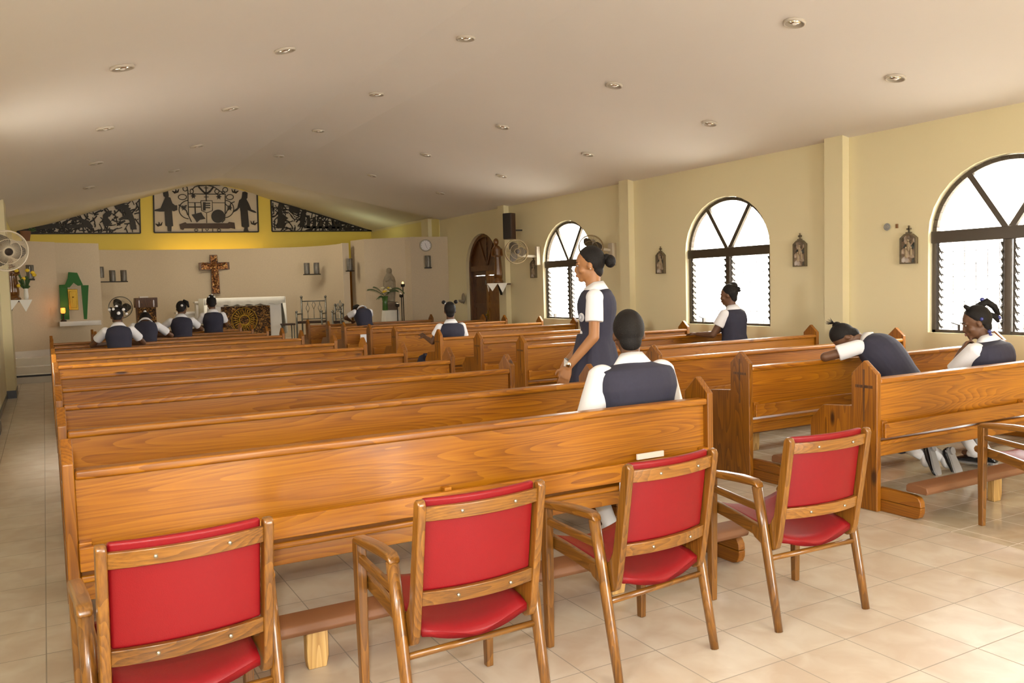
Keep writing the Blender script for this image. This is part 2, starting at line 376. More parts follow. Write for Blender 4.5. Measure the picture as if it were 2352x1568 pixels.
# side walls with arched windows
def arch_pts(c, half, spring, top, n=16, y0=None):
    return [(c-half*math.cos(PI*i/n), spring+(top-spring)*math.sin(PI*i/n)) for i in range(n+1)]
def side_wall(name, x0, x1, openings, ya, yb, mat, top=3.6):
    """wall slab between x0 and x1 with arched openings (centre, half, sill, spring, top)"""
    m = MB(); ops = sorted(openings); y = ya
    for (c, h, sl, sp, tp) in ops:
        m.box(x0, x1, y, c-h, 0, top)
        if sl > 0: m.box(x0, x1, c-h, c+h, 0, sl)
        a = arch_pts(c, h, sp, tp)
        for p, q in zip(a, a[1:]):
            m.prism([(p[0], p[1]), (q[0], q[1]), (q[0], top), (p[0], top)], 0, x0, x1)
        y = c+h
    m.box(x0, x1, y, yb, 0, top)
    return struct(m, name, mat)
DOORC, DOORH = 17.42, .82
opsR = [(c, WHALF, SILL, SPRING, WTOP) for c in WINR]; opsL = [(c, WHALF, SILL, SPRING, WTOP) for c in WINL]
side_wall('wall_right', XR, XR+WT, opsR+[(DOORC, DOORH, 0, 2.12, 2.88)], YE, YB+.3, M['wallR'])
side_wall('wall_left', XL-WT, XL, opsL, YE, YB+.3, M['wallR'])
# entrance wall behind the photographer, with an unseen open doorway added and sized for daylight
m = MB(); m.box(XL-WT, 2.4, YE-WT, YE, 0, 4.4); m.box(5.9, XR+WT, YE-WT, YE, 0, 4.4); m.box(2.4, 5.9, YE-WT, YE, 2.7, 4.4)
struct(m, 'wall_entrance', M['wallR'])
# pilasters
for i, (y0, y1) in enumerate(((7.24, 7.52), (11.64, 11.90), (16.06, 16.34), (20.16, 20.6), (3.0, 3.28))):
    struct(MB().box(XR-.12, XR, y0, y1, 0, 3.45), 'trim_%d' % (i+1), M['wallR'])
    if y0 < 20: struct(MB().box(XR-.128, XR+.001, y0-.008, y1+.008, 0, .1), 'baseboard_right', M['baseboard'])
for i, (y0, y1) in enumerate(((16.28, 17.15), (11.9, 12.3), (7.4, 7.8))):
    xp = -.49 if i == 0 else -.56
    struct(MB().box(XL, xp, y0, y1, 0, 3.4), 'trim_%d' % (i+6), M['wallR'])
    struct(MB().box(XL, xp+.012, y0-.012, y1+.012, 0, .13), 'baseboard_left', M['baseboard'])
struct(MB().box(XR-.012, XR, YE, 16.5, 0, .09), 'baseboard_right', M['baseboard'])
struct(MB().box(XL, XL+.012, YE, Y1-.4, 0, .09), 'baseboard_left', M['baseboard'])

# gable wall behind the altar
m = MB(); m.prism([(XL-WT, 0), (XR+WT, 0), (XR+WT, 3.3)]+[(x, z+.15) for x, z in reversed(gab)]+[(XL-WT, 3.3)], 1, YB, YB+.25)
struct(m, 'wall_gable', M['gable'])
m = MB(); m.box(XL, XL+.015, Y1+.05, YB, 2.6, 3.35); struct(m, 'trim_9', M['gableside'])
m = MB(); m.box(XR-.015, XR, 19.7, YB, 2.6, 3.42); struct(m, 'trim_10', M['gableside'])

# chancel platform: steps of pale tile with a dark nosing
struct(MB().box(XL, XR, 19.0, 19.35, 0, .16), 'chancel_step', M['marble'])
struct(MB().box(XL, XR, 18.985, 19.0, .125, .162), 'trim_11', M['black'])
struct(MB().box(XL, XR, 19.35, 19.7, 0, .30), 'chancel_step', M['marble'])
struct(MB().box(XL, XR, 19.7, YB, 0, .45), 'chancel_floor', M['marble'])

# taupe partitions
ZT = 2.85
pA = [(XL, 19.95), (.27, 20.5), (1.13, 20.8)]
def wallseg(m, p, q, th, z0, z1):
    p, q = Vector((*p, 0)), Vector((*q, 0)); t = (q-p).normalized(); n = Vector((-t.y, t.x, 0))*th
    m.prism([(p.x, p.y), (q.x, q.y), ((q+n).x, (q+n).y), ((p+n).x, (p+n).y)], 2, z0, z1)
m = MB(); wallseg(m, pA[0], pA[1], .16, .3, ZT); wallseg(m, pA[1], pA[2], .16, .3, ZT-.01); struct(m, 'wall_partition_left', M['taupe'])
m = MB(); wallseg(m, (XL, 19.935), (.27, 20.485), .012, .45, .58); struct(m, 'baseboard_chancel', M['marblew'])
ZP = 2.93
pB = [(8.9, 19.25), (7.99, 19.47), (7.92, 19.66), (7.11, 20.38), (7.0, 21.09)]
m = MB()
for a, b in zip(pB, pB[1:]): wallseg(m, b, a, .12 if a != pB[3] else .10, .3, ZP)
struct(m, 'wall_partition_right', M['taupe'])
# curved wall behind the altar (top edge traced as a true arc in plan)
cpx = [(214, 573), (260, 574), (330, 574), (400, 573), (470, 572.5), (540, 571.5), (610, 569.5), (680, 567.5), (730, 565), (765, 561.5), (785, 559)]
cp = [at(px, py, 2, 2.85) for px, py in cpx]; ck = list(cp)
for _ in range(3):                                   # round the plan off
    q = [cp[0]]
    for a, b in zip(cp, cp[1:]): q += [a*.75+b*.25, a*.25+b*.75]
    cp = q+[cp[-1]]
m = MB(); inner = [(p.x, p.y) for p in cp]; outer = []
for i, p in enumerate(cp):
    t = (cp[min(i+1, len(cp)-1)]-cp[max(0, i-1)]); t.z = 0; t.normalize(); outer.append((p.x-t.y*.14, p.y+t.x*.14))
rings = [[(a[0], a[1], .45), (b[0], b[1], .45), (b[0], b[1], 2.85), (a[0], a[1], 2.85)] for a, b in zip(inner, outer)]
m.loft(rings); struct(m, 'wall_apse', M['taupe'], bevel=.004, seg=1)
e = cp[-1]; m = MB(); m.box(e.x, e.x+.17, e.y-.02, e.y+.10, .45, 2.86); struct(m, 'trim_12', flat('pale_taupe_edge', (.66, .56, .42), .8))

# ---------------------------------------------------------------- windows
def make_window(n, c, side):
    """side=+1 right wall, -1 left wall; built around x=0 = inner wall face, outward +x"""
    X0 = XR if side > 0 else XL
    w = empty('window_%d' % n, (X0-.04*side, c, 0), 0 if side > 0 else PI, kind='structure')
    fx0, fx1 = .10, .16; h = WHALF-.01
    f = MB()
    a = arch_pts(0, h, SPRING, WTOP-.01, 28); b = arch_pts(0, h-.05, SPRING, WTOP-.06, 28)
    for i in range(28): f.prism([a[i], a[i+1], b[i+1], b[i]], 0, fx0, fx1)
    f.box(fx0, fx1, -h, -h+.05, SILL, SPRING+.02); f.box(fx0, fx1, h-.05, h, SILL, SPRING+.02)
    f.box(fx0-.02, fx1, -h, h, SPRING-.10, SPRING+.035); f.box(fx0-.01, fx1, -.035, .035, SILL, SPRING-.1)
    f.box(fx0, fx1, -h, h, SILL, SILL+.035)
    f.obj('window_frame', M['bronze'], w, bevel=.004, seg=1)
    for s in (-1, 1):
        q = (.12, s*(h-.03)*math.cos(R(58)), SPRING+(WTOP-SPRING-.03)*math.sin(R(58)))
        MB().beam((.12, s*.012, SPRING), q, .062, .045, up=(1, 0, 0)).obj('arch_bar', M['bronze'], w)
    g = MB(); aa = arch_pts(0, h-.04, SPRING+.02, WTOP-.05, 24); g.prism(aa, 0, .128, .131); g.obj('arch_pane', M['glass'], w)
    for s in (-1, 1):
        lv = empty('louvre', (0, 0, 0), parent=w)
        ya, yb = (.05, h-.06) if s > 0 else (-h+.06, -.05)
        bl = MB(); cl = MB(); N = 11; dz = (SPRING-.12-SILL-.06)/N
        cl.box(.115, .135, ya-.005, ya+.018, SILL+.03, SPRING-.1); cl.box(.115, .135, yb-.018, yb+.005, SILL+.03, SPRING-.1)
        for i in range(N):
            z = SILL+.09+i*dz
            bl.beam((.13, ya, z), (.13, yb, z), .004, dz*.92, up=(.62, 0, -.78) if True else (0, 0, 1))
            for yy in (ya, yb):
                sgn = 1 if yy == ya else -1
                cl.beam((.100, yy+sgn*.022, z+.045), (.165, yy+sgn*.022, z-.045), .016, .022, up=(0, 0, 1))
                cl.beam((.150, yy+sgn*.010, z-.01), (.150, yy+sgn*.05, z-.035), .012, .012)
        bl.obj('louvre_blades', M['glass'], lv); cl.obj('louvre_clips', M['louvremetal'], lv)
    cr = MB(); cr.box(.05, .10, .50, .53, SILL+.03, SILL+.10); cr.beam((.06, .515, SILL+.09), (.045, .60, SILL+.12), .012, .012); cr.obj('crank', M['louvremetal'], w)
    gr = MB()
    for i in range(13):
        y = -h+.06+(2*h-.12)*i/12; gr.box(.40, .406, y-.0035, y+.0035, SILL-.02, SPRING)
    for i in range(8):
        z = SILL+.05+(SPRING-SILL-.1)*i/7; gr.box(.40, .406, -h, h, z-.0035, z+.0035)
    gr.obj('security_grille', M['grille'], w)
    return w
for i, c in enumerate(WINR): make_window(i+1, c, 1)
for i, c in enumerate(WINL): make_window(i+4, c, -1)

# ---------------------------------------------------------------- side door
d1 = empty('door_1', (XR, DOORC, 0), kind='structure')
def leaf(y0, y1, z1, x, mat, name):
    m = MB(); t = .045; w = .11
    m.box(x, x+t, y0, y0+w, 0, z1); m.box(x, x+t, y1-w, y1, 0, z1)
    n = 5; hh = z1/n
    for i in range(n+1):
        zc = min(z1-.05, max(.06, i*hh)); m.box(x+.002, x+t-.002, y0+w+.0005, y1-w-.0005, zc-.05, zc+.05)
    m.box(x+.02, x+.03, y0+w+.001, y1-w-.001, .12, z1-.11)
    return m.obj(name, mat, d1)
leaf(-.76, -.02, 2.02, .10, M['doorlight'], 'door_leaf'); leaf(.0, .74, 2.02, .14, M['doordark'], 'door_leaf')
m = MB(); a = arch_pts(0, .815, 2.12, 2.875, 20); b = arch_pts(0, .74, 2.12, 2.80, 20)
for i in range(20): m.prism([a[i], a[i+1], b[i+1], b[i]], 0, .08, .2)
m.box(.08, .2, -.815, -.74, 0, 2.12); m.box(.08, .2, .74, .815, 0, 2.12); m.box(.09, .2, -.78, .78, 2.02, 2.14); m.obj('door_frame', M['doordark'], d1)
m = MB(); m.prism(arch_pts(0, .78, 2.12, 2.84, 20), 0, .15, .17)
for an in (60, 90, 120): m.beam((.14, 0, 2.12), (.14, .72*math.cos(R(an)), 2.12+.70*math.sin(R(an))), .05, .03, up=(1, 0, 0))
m.obj('fanlight_panel', M['doordark'], d1)
m = MB(); m.ell((.07, -.06, 1.0), .03); m.box(.09, .102, -.09, -.03, .9, 1.1); m.obj('door_handle', M['gold'], d1, smooth=True)
for z in (.35, 1.0, 1.75): MB().box(.085, .1, -.03, .01, z-.05, z+.05).obj('hinge', M['steelgrey'], d1)
# ================================================================ PEWS
LY = [3.92, 5.10, 6.37, 7.59, 8.82, 10.15, 11.37, 13.05, 14.30, 15.45, 16.62, 17.72]   # peak of each end panel, nearest row first
RY = [3.91, 5.11, 6.25, 7.47, 8.75, 9.90, 11.18, 12.93, 14.15, 15.60, 16.60, 18.10]
OUT = [(0, 0), (0, .955), (.105, 1.048), (.21, .95), (.21, .72), (.46, .70), (.575, .585), (.575, 0)]
def make_pew(L, shelf_cross='left'):
    t = empty('pew'); T = .045
    for k, x in enumerate((0, L-T)):
        e = MB().prism(OUT, 0, x, x+T).obj('end_panel', M['pineZ'], t, bevel=.006)
        xo = -.002 if k == 0 else L-.002
        c = MB(); c.box(xo, xo+.004, .098, .112, .62, .985); c.box(xo, xo+.004, .035, .175, .855, .875)
        c.obj('carved_cross', M['doordark'], e)
    a, b = T, L-T
    MB().box(a, b, .035, .060, .50, .90).obj('backrest', M['pineX'], t, bevel=.003, seg=1)
    MB().box(a, b, .0, .085, .885, .925).obj('top_rail', M['pineX'], t, bevel=.012, seg=3)
    r = MB(); r.box(a, b, -.035, -.012, .515, .615); r.box(a, a+.05, -.012, .035, .515, .63); r.box(b-.05, b, -.012, .035, .515, .63); r.box(a+L/2-.1, a+L/2-.06, -.012, .035, .515, .63)
    r.obj('book_rack', M['pineX'], t, bevel=.005)
    MB().box(a, b, .01, .50, .455, .485).obj('seat', M['pineX'], t, bevel=.008)
    MB().box(a, b, .04, .065, .373, .455).obj('seat_apron', M['pineX'], t, bevel=.003, seg=1)
    for x in (T, L-T-.05):
        f = MB()
        f.prism([(.03, 0), (-.25, 0), (-.285, .012), (-.30, .045), (-.302, .0815), (.03, .0815)], 0, x, x+.05)
        f.prism([(.03, .083), (-.302, .083), (-.298, .12), (-.28, .148), (-.24, .160), (.03, .165)], 0, x, x+.05)
        f.obj('kneeler_foot', M['pineY'], t, bevel=.006)
    p = MB()
    pts = [(-.335, .175), (-.345, .195), (-.335, .222), (-.30, .232), (-.20, .232), (-.185, .22), (-.183, .185), (-.19, .175)]
    p.prism(pts, 0, T+.01, L-T-.01)
    p.obj('kneeler_pad', M['vinyl_brown'], t, bevel=.006)
    for x in (.93, L-.93):
        q = MB(); q.prism([(x-.045, 0), (x+.035, 0), (x+.045, .05), (x+.045, .175), (x-.05, .175), (x-.05, .04)], 1, -.29, -.24); q.obj('kneeler_block', M['block'], t, bevel=.004, seg=1)
    return t
pewL = make_pew(3.46); pewR = make_pew(3.54); pewS = make_pew(2.75); pewF = make_pew(2.95)
XLP = [.035, .035, .04, .05, .05, .05, .05, .05, .06, .06]
PW = 'pine church pews'
placed = {}
def place_pew(proto, x, y, label, key):
    o = proto if key not in placed else copy_tree(proto); placed[key] = 1
    o.location = (x, y-.105, 0); tag(o, label, 'pew', PW); return o
extraL = ['with the red chairs right behind it', 'directly in front of the nearest pew'] 
for i, y in enumerate(LY):
    if i == 0: lb = 'nearest pine pew of the left block, red armchairs right behind its back'
    elif i == 11: lb = 'frontmost short pine pew of the left block, facing the altar steps'
    elif i == 10: lb = 'short pine pew of the left block, second from the altar steps'
    else: lb = 'full-width pine pew of the left block, %s row counting back-to-front from the red chairs' % ORD[i]
    if i < 10: place_pew(pewL, XLP[i]-.01+(0 if i > 0 else .0), y, lb, 'L')
    else: place_pew(pewS, .745, y, lb, 'S')
for i, y in enumerate(RY):
    if i == 0: lb = 'nearest pine pew of the right block, carved cross on its end by the fourth chair'
    elif i == 11: lb = 'short foremost pine pew of the right block, near the candle stands'
    else: lb = 'pine pew of the right block beside the windows, %s row from the red chairs' % ORD[i]
    if i < 11: place_pew(pewR, 4.955, y, lb, 'R')
    else: place_pew(pewF, 4.955, y, lb, 'F')

# papers and things on the pews
def thing_mesh(mb, name, mat, label, cat, group=None, **k):
    o = mb.obj(name, mat, **k); return tag(o, label, cat, group)
p = at(1490, 1046, 1, 3.82)
m = MB(); m.box(p.x-.09, p.x+.10, 3.806, 3.818, .62, .652); thing_mesh(m, 'hymn_booklet', M['paperw'], 'cream booklet standing in the rack of the nearest left pew', 'booklet')
p = at(1408, 1105, 1, 3.9)
m = MB(); m.box(p.x-.02, p.x+.16, 3.806, 3.812, .448, .53)
thing_mesh(m, 'prayer_leaflet', M['paper'], 'bluish white leaflet poking out below the rack of the nearest left pew', 'leaflet')
p = at(775, 775, 1, 16.2)
m = MB(); m.box(5.25, 5.45, RY[9]-.165, RY[9]-.146, .60, .80); thing_mesh(m, 'open_songbook', M['paper'], 'pale grey book upright behind a far right pew near the aisle', 'book')
# dark bag on a right pew
bagp = at(985, 822, 1, 9.35)
m = MB(); m.tube([(5.16, 12.14, .005), (5.16, 12.14, .06), (5.16, 12.14, .34), (5.16, 12.14, .50), (5.16, 12.14, .59), (5.16, 12.14, .615)], [.10, .14, .14, .13, .09, .03], 20, flat=.8); o = thing_mesh(m, 'school_bag', M['navy'], 'dark navy school bag standing on the floor between two right pews by the aisle', 'bag', smooth=True)
o2 = MB().tube([(5.10, 12.05, .54), (5.10, 12.03, .63), (5.20, 12.03, .63), (5.21, 12.05, .54)], .012).obj('strap', M['navy'], o, smooth=True)
# ================================================================ ARMCHAIRS
def make_chair():
    t = empty('armchair'); w = M['chairwood']
    for s in (-1, 1):
        x = s*.281
        # rear leg running up into the arm, arm, front leg
        m = MB(); m.tube([(x, -.245, 0), (x, -.205, .2), (x, -.15, .47), (x, -.108, .655)], [.019, .022, .024, .025], 10, flat=.95); m.obj('rear_leg', w, t, smooth=True)
        m = MB(); pts = [(-.135, .650), (-.125, .676), (-.10, .688), (0, .690), (.12, .682), (.215, .672), (.24, .660), (.238, .640), (.2, .640), (0, .652), (-.09, .655)]
        m.prism(pts, 0, x-.024, x+.024); m.obj('armrest', M['chairwoodY'], t, bevel=.010, seg=3)
        m = MB(); m.loft([[(x+a*k, .222+b*k2, z) for a, b in ((-1,-1),(1,-1),(1,1),(-1,1))] for z, k, k2 in ((0, .016, .017), (.35, .020, .022), (.655, .022, .024))]); m.obj('front_leg', w, t, bevel=.006)
        m = MB(); m.beam((x, .205, .580), (x, -.12, .555), .024, .034); m.obj('side_stretcher', M['chairwoodY'], t, bevel=.006)
        # rail that carries the seat, running past the front leg
        xr = s*.243
        m = MB(); m.prism([(-.16, .385), (.10, .432), (.27, .455), (.305, .47), (.312, .49), (.30, .508), (.27, .513), (.10, .49), (-.16, .445)], 0, xr-.013, xr+.013); m.obj('seat_rail', M['chairwoodY'], t, bevel=.006)
        # back post with its swept foot
        m = MB(); pp = [(-.302, .885), (-.292, .905), (-.272, .908), (-.258, .893), (-.222, .70), (-.190, .53), (-.165, .485), (-.10, .458), (-.045, .452), (-.03, .43), (-.06, .395), (-.13, .362), (-.175, .358), (-.205, .375), (-.222, .42), (-.255, .60)]
        m.prism(pp, 0, xr-.016 if s > 0 else xr-.016, xr+.016); m.obj('back_post', w, t, bevel=.007, seg=2)
        for yy, zz in ((-.16, .41), (-.13, .47)):
            MB().ell((s*.262, yy, zz), (.016, .008, .008), 8, 6).obj('bolt', M['screw'], t, smooth=True)
    def curve(y0, z, sag, n=12, hw=.229):
        return [(-hw+2*hw*i/n, y0-sag*(1-(2*i/n-1)**2), z) for i in range(n+1)]
    def slab(z0, z1, y0a, y0b, th, sag, hw=.229, n=12):
        """curved upright slab: z0..z1, leaning from y0a (bottom) to y0b (top)"""
        m = MB(); rings = []
        for i in range(n+1):
            x = -hw+2*hw*i/n; d = -sag*(1-(2*i/n-1)**2)
            rings.append([(x, y0a+d, z0), (x, y0b+d, z1), (x, y0b+d+th, z1), (x, y0a+d+th, z0)])
        return m.loft(rings)
    slab(.565, .905, -.222, -.272, .030, .035, .225).obj('back_pad', M['vinyl_red'], t, bevel=.011, seg=3)
    tr = slab(.828, .880, -.284, -.290, .022, .036).obj('back_rail', M['chairwoodX'], t, bevel=.004)
    lr = slab(.515, .568, -.232, -.240, .022, .036).obj('back_rail', M['chairwoodX'], t, bevel=.004)
    for rail, z, y in ((tr, .855, -.318), (lr, .542, -.268)):
        for x in (-.10, .115):
            m = MB(); m.tube([(x, y+.004, z), (x, y-.003, z)], .006, 10); m.obj('screw', M['screw'], rail, smooth=True)
    # dished seat
    m = MB(); n = 14; k = 10; top = []; bot = []
    for j in range(k+1):
        y = -.205+.48*j/k; ta = []; tb = []
        for i in range(n+1):
            u = 2*i/n-1; hw = .229-.01*(1-j/k); yy = y-.018*(1-u*u)*(1-j/k)**2
            z = .440+.070*(j/k)-.045*(1-u*u)-(.012 if j in (0, k) else 0)-(.006 if i in (0, n) else 0)
            ta.append((u*hw, yy, z)); tb.append((u*hw, yy, z-.026))
        top.append(ta); bot.append(tb)
    rings = [ta+tb[::-1] for ta, tb in zip(top, bot)]; m.loft(rings)
    m.obj('seat_pad', M['vinyl_red'], t, smooth=True)
    m = MB(); m.tube([(-.281, -.178, .325), (0, -.178, .325), (.281, -.178, .325)], .013, 10, flat=1.0); m.obj('cross_stretcher', M['chairwoodX'], t, smooth=True)
    return t
ch = make_chair(); CG = 'red armchairs behind the pews'
CHAIRS = [(.332, 2.985, 3, 'wooden armchair with red vinyl back, leftmost, tight behind the left end of the pew'),
      (1.315, 2.92, 2, 'wooden armchair with red vinyl seat, second from left in the row of red chairs'),
      (2.208, 2.975, 5.5, 'wooden armchair with red vinyl back, third from left, before black shoes under the pew'),
      (3.175, 2.965, -3, 'wooden armchair with red vinyl seat at the aisle end, beside the right block'),
      (5.47, 2.965, -8, 'turned wooden armchair cut off by the right edge, standing alone by the right pews')]
for i, (x, y, rz, lb) in enumerate(CHAIRS):
    o = ch if i == 0 else copy_tree(ch); o.location = (x, y, 0); o.rotation_euler = (0, 0, R(rz)); tag(o, lb, 'chair', CG)

# ================================================================ CEILING DOWNLIGHTS
def make_downlight():
    t = empty('downlight')
    MB().lathe([(.080, .0), (.098, .0), (.100, -.010), (.096, -.022), (.084, -.024), (.080, -.018)], 28).obj('trim_ring', M['lampring'], t, smooth=True)
    MB().lathe([(.081, -.020), (.070, -.010), (.040, -.003), (.002, -.001), (.002, -.0), (.080, -.0)], 28).obj('reflector', M['chrome'], t, smooth=True)
    MB().ell((0, 0, -.014), (.026, .026, .016)).obj('bulb', M['trimwhite'], t, smooth=True)
    return t
DL = {'leftmost': [(280, 153), (241, 293), (220, 373), (204, 429)], 'second': [(654, 113), (529, 248), (452, 334), (400, 391)],
      'ridge': [(1070, 86), (865, 215), (731, 299), (640, 357)],
      'fourth': [(1825, 50), (1411, 194), (1154, 290), (978, 354), (854, 402)], 'rightmost': [(2057, 177), (1630, 282), (1350, 353), (1152, 403), (1011, 442)]}
def ceil_hit(px, py):
    v = _f+_r*((px-1176)/CF)-_u*((py-784)/CF); o = Vector((0, 0, CH)); a = 1.0
    while a < 40:
        p = o+v*a
        if p.z > nave_z(p.x): break
        a += .01
    sl = .229 if p.x < 3.55 else (0 if p.x < 4.5 else -.193)
    return p, sl
dl = make_downlight(); first = True
rown = {'leftmost': 'leftmost ceiling row', 'second': 'second ceiling row from the left', 'ridge': 'row along the ceiling ridge', 'fourth': 'fourth ceiling row from the left', 'rightmost': 'rightmost ceiling row'}
for k, L in DL.items():
    for i, (px, py) in enumerate(L):
        p, sl = ceil_hit(px, py); o = dl if first else copy_tree(dl); first = False
        o.location = (p.x, p.y, nave_z(p.x)); o.rotation_euler = (0, -math.atan(sl), 0)
        nn = 'nearest' if i == 0 else ('farthest' if i == len(L)-1 else ORD[i]+' from the camera')
        tag(o, 'round chrome recessed downlight, %s in the %s' % (nn, rown[k]), 'ceiling light', 'recessed ceiling downlights')
o = copy_tree(dl); p = at(687, 442, 1, 22.0); zz = nave_z(p.x)*.53+interp(gab, p.x)*.47; o.location = (p.x, p.y, p.z-.005); o.rotation_euler = (0, R(9), 0)
tag(o, 'lone small downlight in the sloping ceiling over the altar area', 'ceiling light', 'recessed ceiling downlights')

# ================================================================ IRON SCREENS ON THE GABLE
YS = YB-.035
def G(px, py, y=YS): p = at(px, py, 1, y); return (p.x, y, p.z)
def frame_poly(pts, w, parent):
    m = MB(); q = pts+[pts[0]]
    for a, b in zip(q, q[1:]): m.beam(a, b, w, w, up=(0, 1, 0))
    return m.obj('frame', M['iron'], parent)
def silhouette(name, pts, parent, th=.02, mat='iron'):
    m = MB(); P = [G(*p) for p in pts]; m.prism([(p[0], p[2]) for p in P], 1, YS-th, YS); return m.obj(name, M[mat], parent)
C = lambda u, v: (340+u/8.4, 400+v/8.4)
def T(m, pts, r=.012, closed=False):
    P = [G(*p) for p in pts]
    if closed: P.append(P[0])
    m.tube(P, r, 6)
def arcp(cx, cy, rx, ry, a0, a1, n=14): return [(cx+rx*math.cos(R(a0+(a1-a0)*i/n)), cy-ry*math.sin(R(a0+(a1-a0)*i/n))) for i in range(n+1)]
s = empty('iron_screen', label='large central wrought iron screen with two robed figures and a coat of arms', cat='iron screen', group='iron screens on the gable wall')
out = [C(120, 1125), C(2130, 1110), C(2105, 395), C(1800, 310), C(1390, 212), C(900, 205), C(560, 270), C(105, 365)]
back = MB(); P = [G(*p, y=YB) for p in out]; back.prism([(p[0], p[2]) for p in P], 1, YB-.012, YB); back.obj('backing_panel', M['panelback'], s)
m = MB(); P = [G(*p) for p in (out[7], out[0], out[1], out[2])]
for a, b in zip(P, P[1:]): m.beam(a, b, .035, .03, up=(0, 1, 0))
m.beam(G(*out[3+1]), G(*out[5]), .03, .03, up=(0, 1, 0)); m.obj('frame', M['iron'], s)
for pts in ([(280,325),(330,310),(385,320),(400,410),(395,440),(430,450),(470,560),(520,600),(560,600),(565,690),(500,715),(460,700),(485,1000),(455,1010),(450,1105),(380,1100),(375,1010),(335,990),(320,720),(230,720),(125,710),(130,685),(240,655),(300,520),(330,450),(300,420)],
            [(1820,345),(1870,335),(1920,360),(1915,460),(1895,480),(1940,560),(1990,680),(2060,710),(2095,745),(2050,740),(1990,720),(1920,690),(1950,1010),(1920,1030),(1930,1080),(1950,1105),(1840,1105),(1860,1030),(1805,1010),(1785,720),(1770,640),(1720,700),(1650,735),(1650,700),(1720,650),(1760,500),(1800,470),(1810,440)]):
    silhouette('robed_figure', [C(*p) for p in pts], s)
ca = MB()
T(ca, [C(770,300), C(775,560), C(785,800), C(840,920)]); T(ca, [C(1490,400), C(1490,700), C(1480,880), C(1430,930)]); T(ca, [C(770,380), C(1500,385)])
T(ca, [C(780,545), C(1020,545)], .009); T(ca, [C(780,632), C(1020,632)], .014); T(ca, [C(905,545), C(915,760)], .016); T(ca, [C(1240,548), C(1480,550)], .009)
T(ca, [C(1020,510), C(1240,510), C(1245,700), C(1130,745), C(1035,700)], .010, True); T(ca, [C(1130,745), C(1135,940)], .009); T(ca, [C(1120,230), C(1125,520)], .014)
T(ca, [C(1085,265), C(1160,265)], .012); T(ca, [C(1080,438), C(1170,438)], .010)
T(ca, [C(975,240), C(1080,350), C(1125,375)], .022); T(ca, [C(1265,240), C(1190,340), C(1125,375)], .022); T(ca, [C(*p) for p in arcp(1125, 300, 70, 60, 200, 340)], .02)
T(ca, [C(850,300), C(900,245), C(1000,222), C(1150,215), C(1260,240), C(1340,290), C(1400,335), C(1450,360)], .012)
for cx, cy, rx, ry in ((718,280,45,45), (845,330,32,45), (665,440,80,52), (1490,300,48,45), (1330,330,42,42), (1580,440,70,50), (1450, 350, 30, 22)): T(ca, [C(*p) for p in arcp(cx, cy, rx, ry, 0, 360)], .011)
T(ca, [C(*p) for p in arcp(800, 680, 200, 180, 100, 265)], .012); T(ca, [C(*p) for p in arcp(1470, 670, 185, 170, 80, -85)], .012)
T(ca, [C(590,590), C(680,640), C(740,700), C(770,790)], .014); T(ca, [C(745,600), C(690,650)], .018); T(ca, [C(1490,570), C(1560,640), C(1500,760)], .013); T(ca, [C(1670,530), C(1600,560), C(1560,650)], .012)
ca.obj('coat_of_arms', M['iron'], s)
for cx, cy in ((875, 420), (1365, 435), (690, 650), (1575, 650)):
    pts = [(cx+(58 if k % 2 == 0 else 28)*math.cos(k*PI/6), cy+(60 if k % 2 == 0 else 28)*math.sin(k*PI/6)) for k in range(12)]; silhouette('leaf_ornament', [C(*p) for p in pts], s)
bars = MB()
for z in (560, 600, 645): T(bars, [C(1110, z), C(1200, z)], .014)
bars.obj('book_lines', M['iron'], s); silhouette('open_book', [C(*p) for p in ((1060,540),(1110,540),(1110,700),(1060,700))], s)
silhouette('globe', [C(*p) for p in arcp(1350, 810, 130, 128, 0, 350, 22)], s)
silhouette('scroll', [C(*p) for p in ((840,780),(1025,735),(1060,800),(1110,860),(1000,880),(945,930),(900,860))], s)
silhouette('banner', [C(*p) for p in ((605,965),(720,925),(745,950),(1535,945),(1560,920),(1665,935),(1680,1055),(1600,1040),(1560,1050),(700,1045),(680,1075),(625,1060))], s, .03, 'ironbrown')
bl = MB()
for cx in (930, 1370):
    T(bl, [C(*p) for p in arcp(cx, 1078, 34, 24, 0, 360, 10)], .009)
for cx in (1050, 1250): T(bl, [C(cx, 1050), C(cx, 1105)], .010)
T(bl, [C(1110, 1055), C(1140, 1090), C(1170, 1055)], .010)
bl.obj('banner_supports', M['iron'], s)
for bx, by, sg in ((535, 330, 1), (1675, 330, -1), (215, 965, 1), (2040, 940, -1)):
    m = MB(); T(m, [C(bx-sg*70, by-10), C(bx-sg*20, by+25), C(bx+sg*40, by+10), C(bx+sg*62, by-45)], [.01, .03, .022, .006]); T(m, [C(bx, by+10), C(bx+sg*5, by-25), C(bx-sg*10, by-45)], [.02, .014, .005]); m.obj('bird', M['iron'], s)
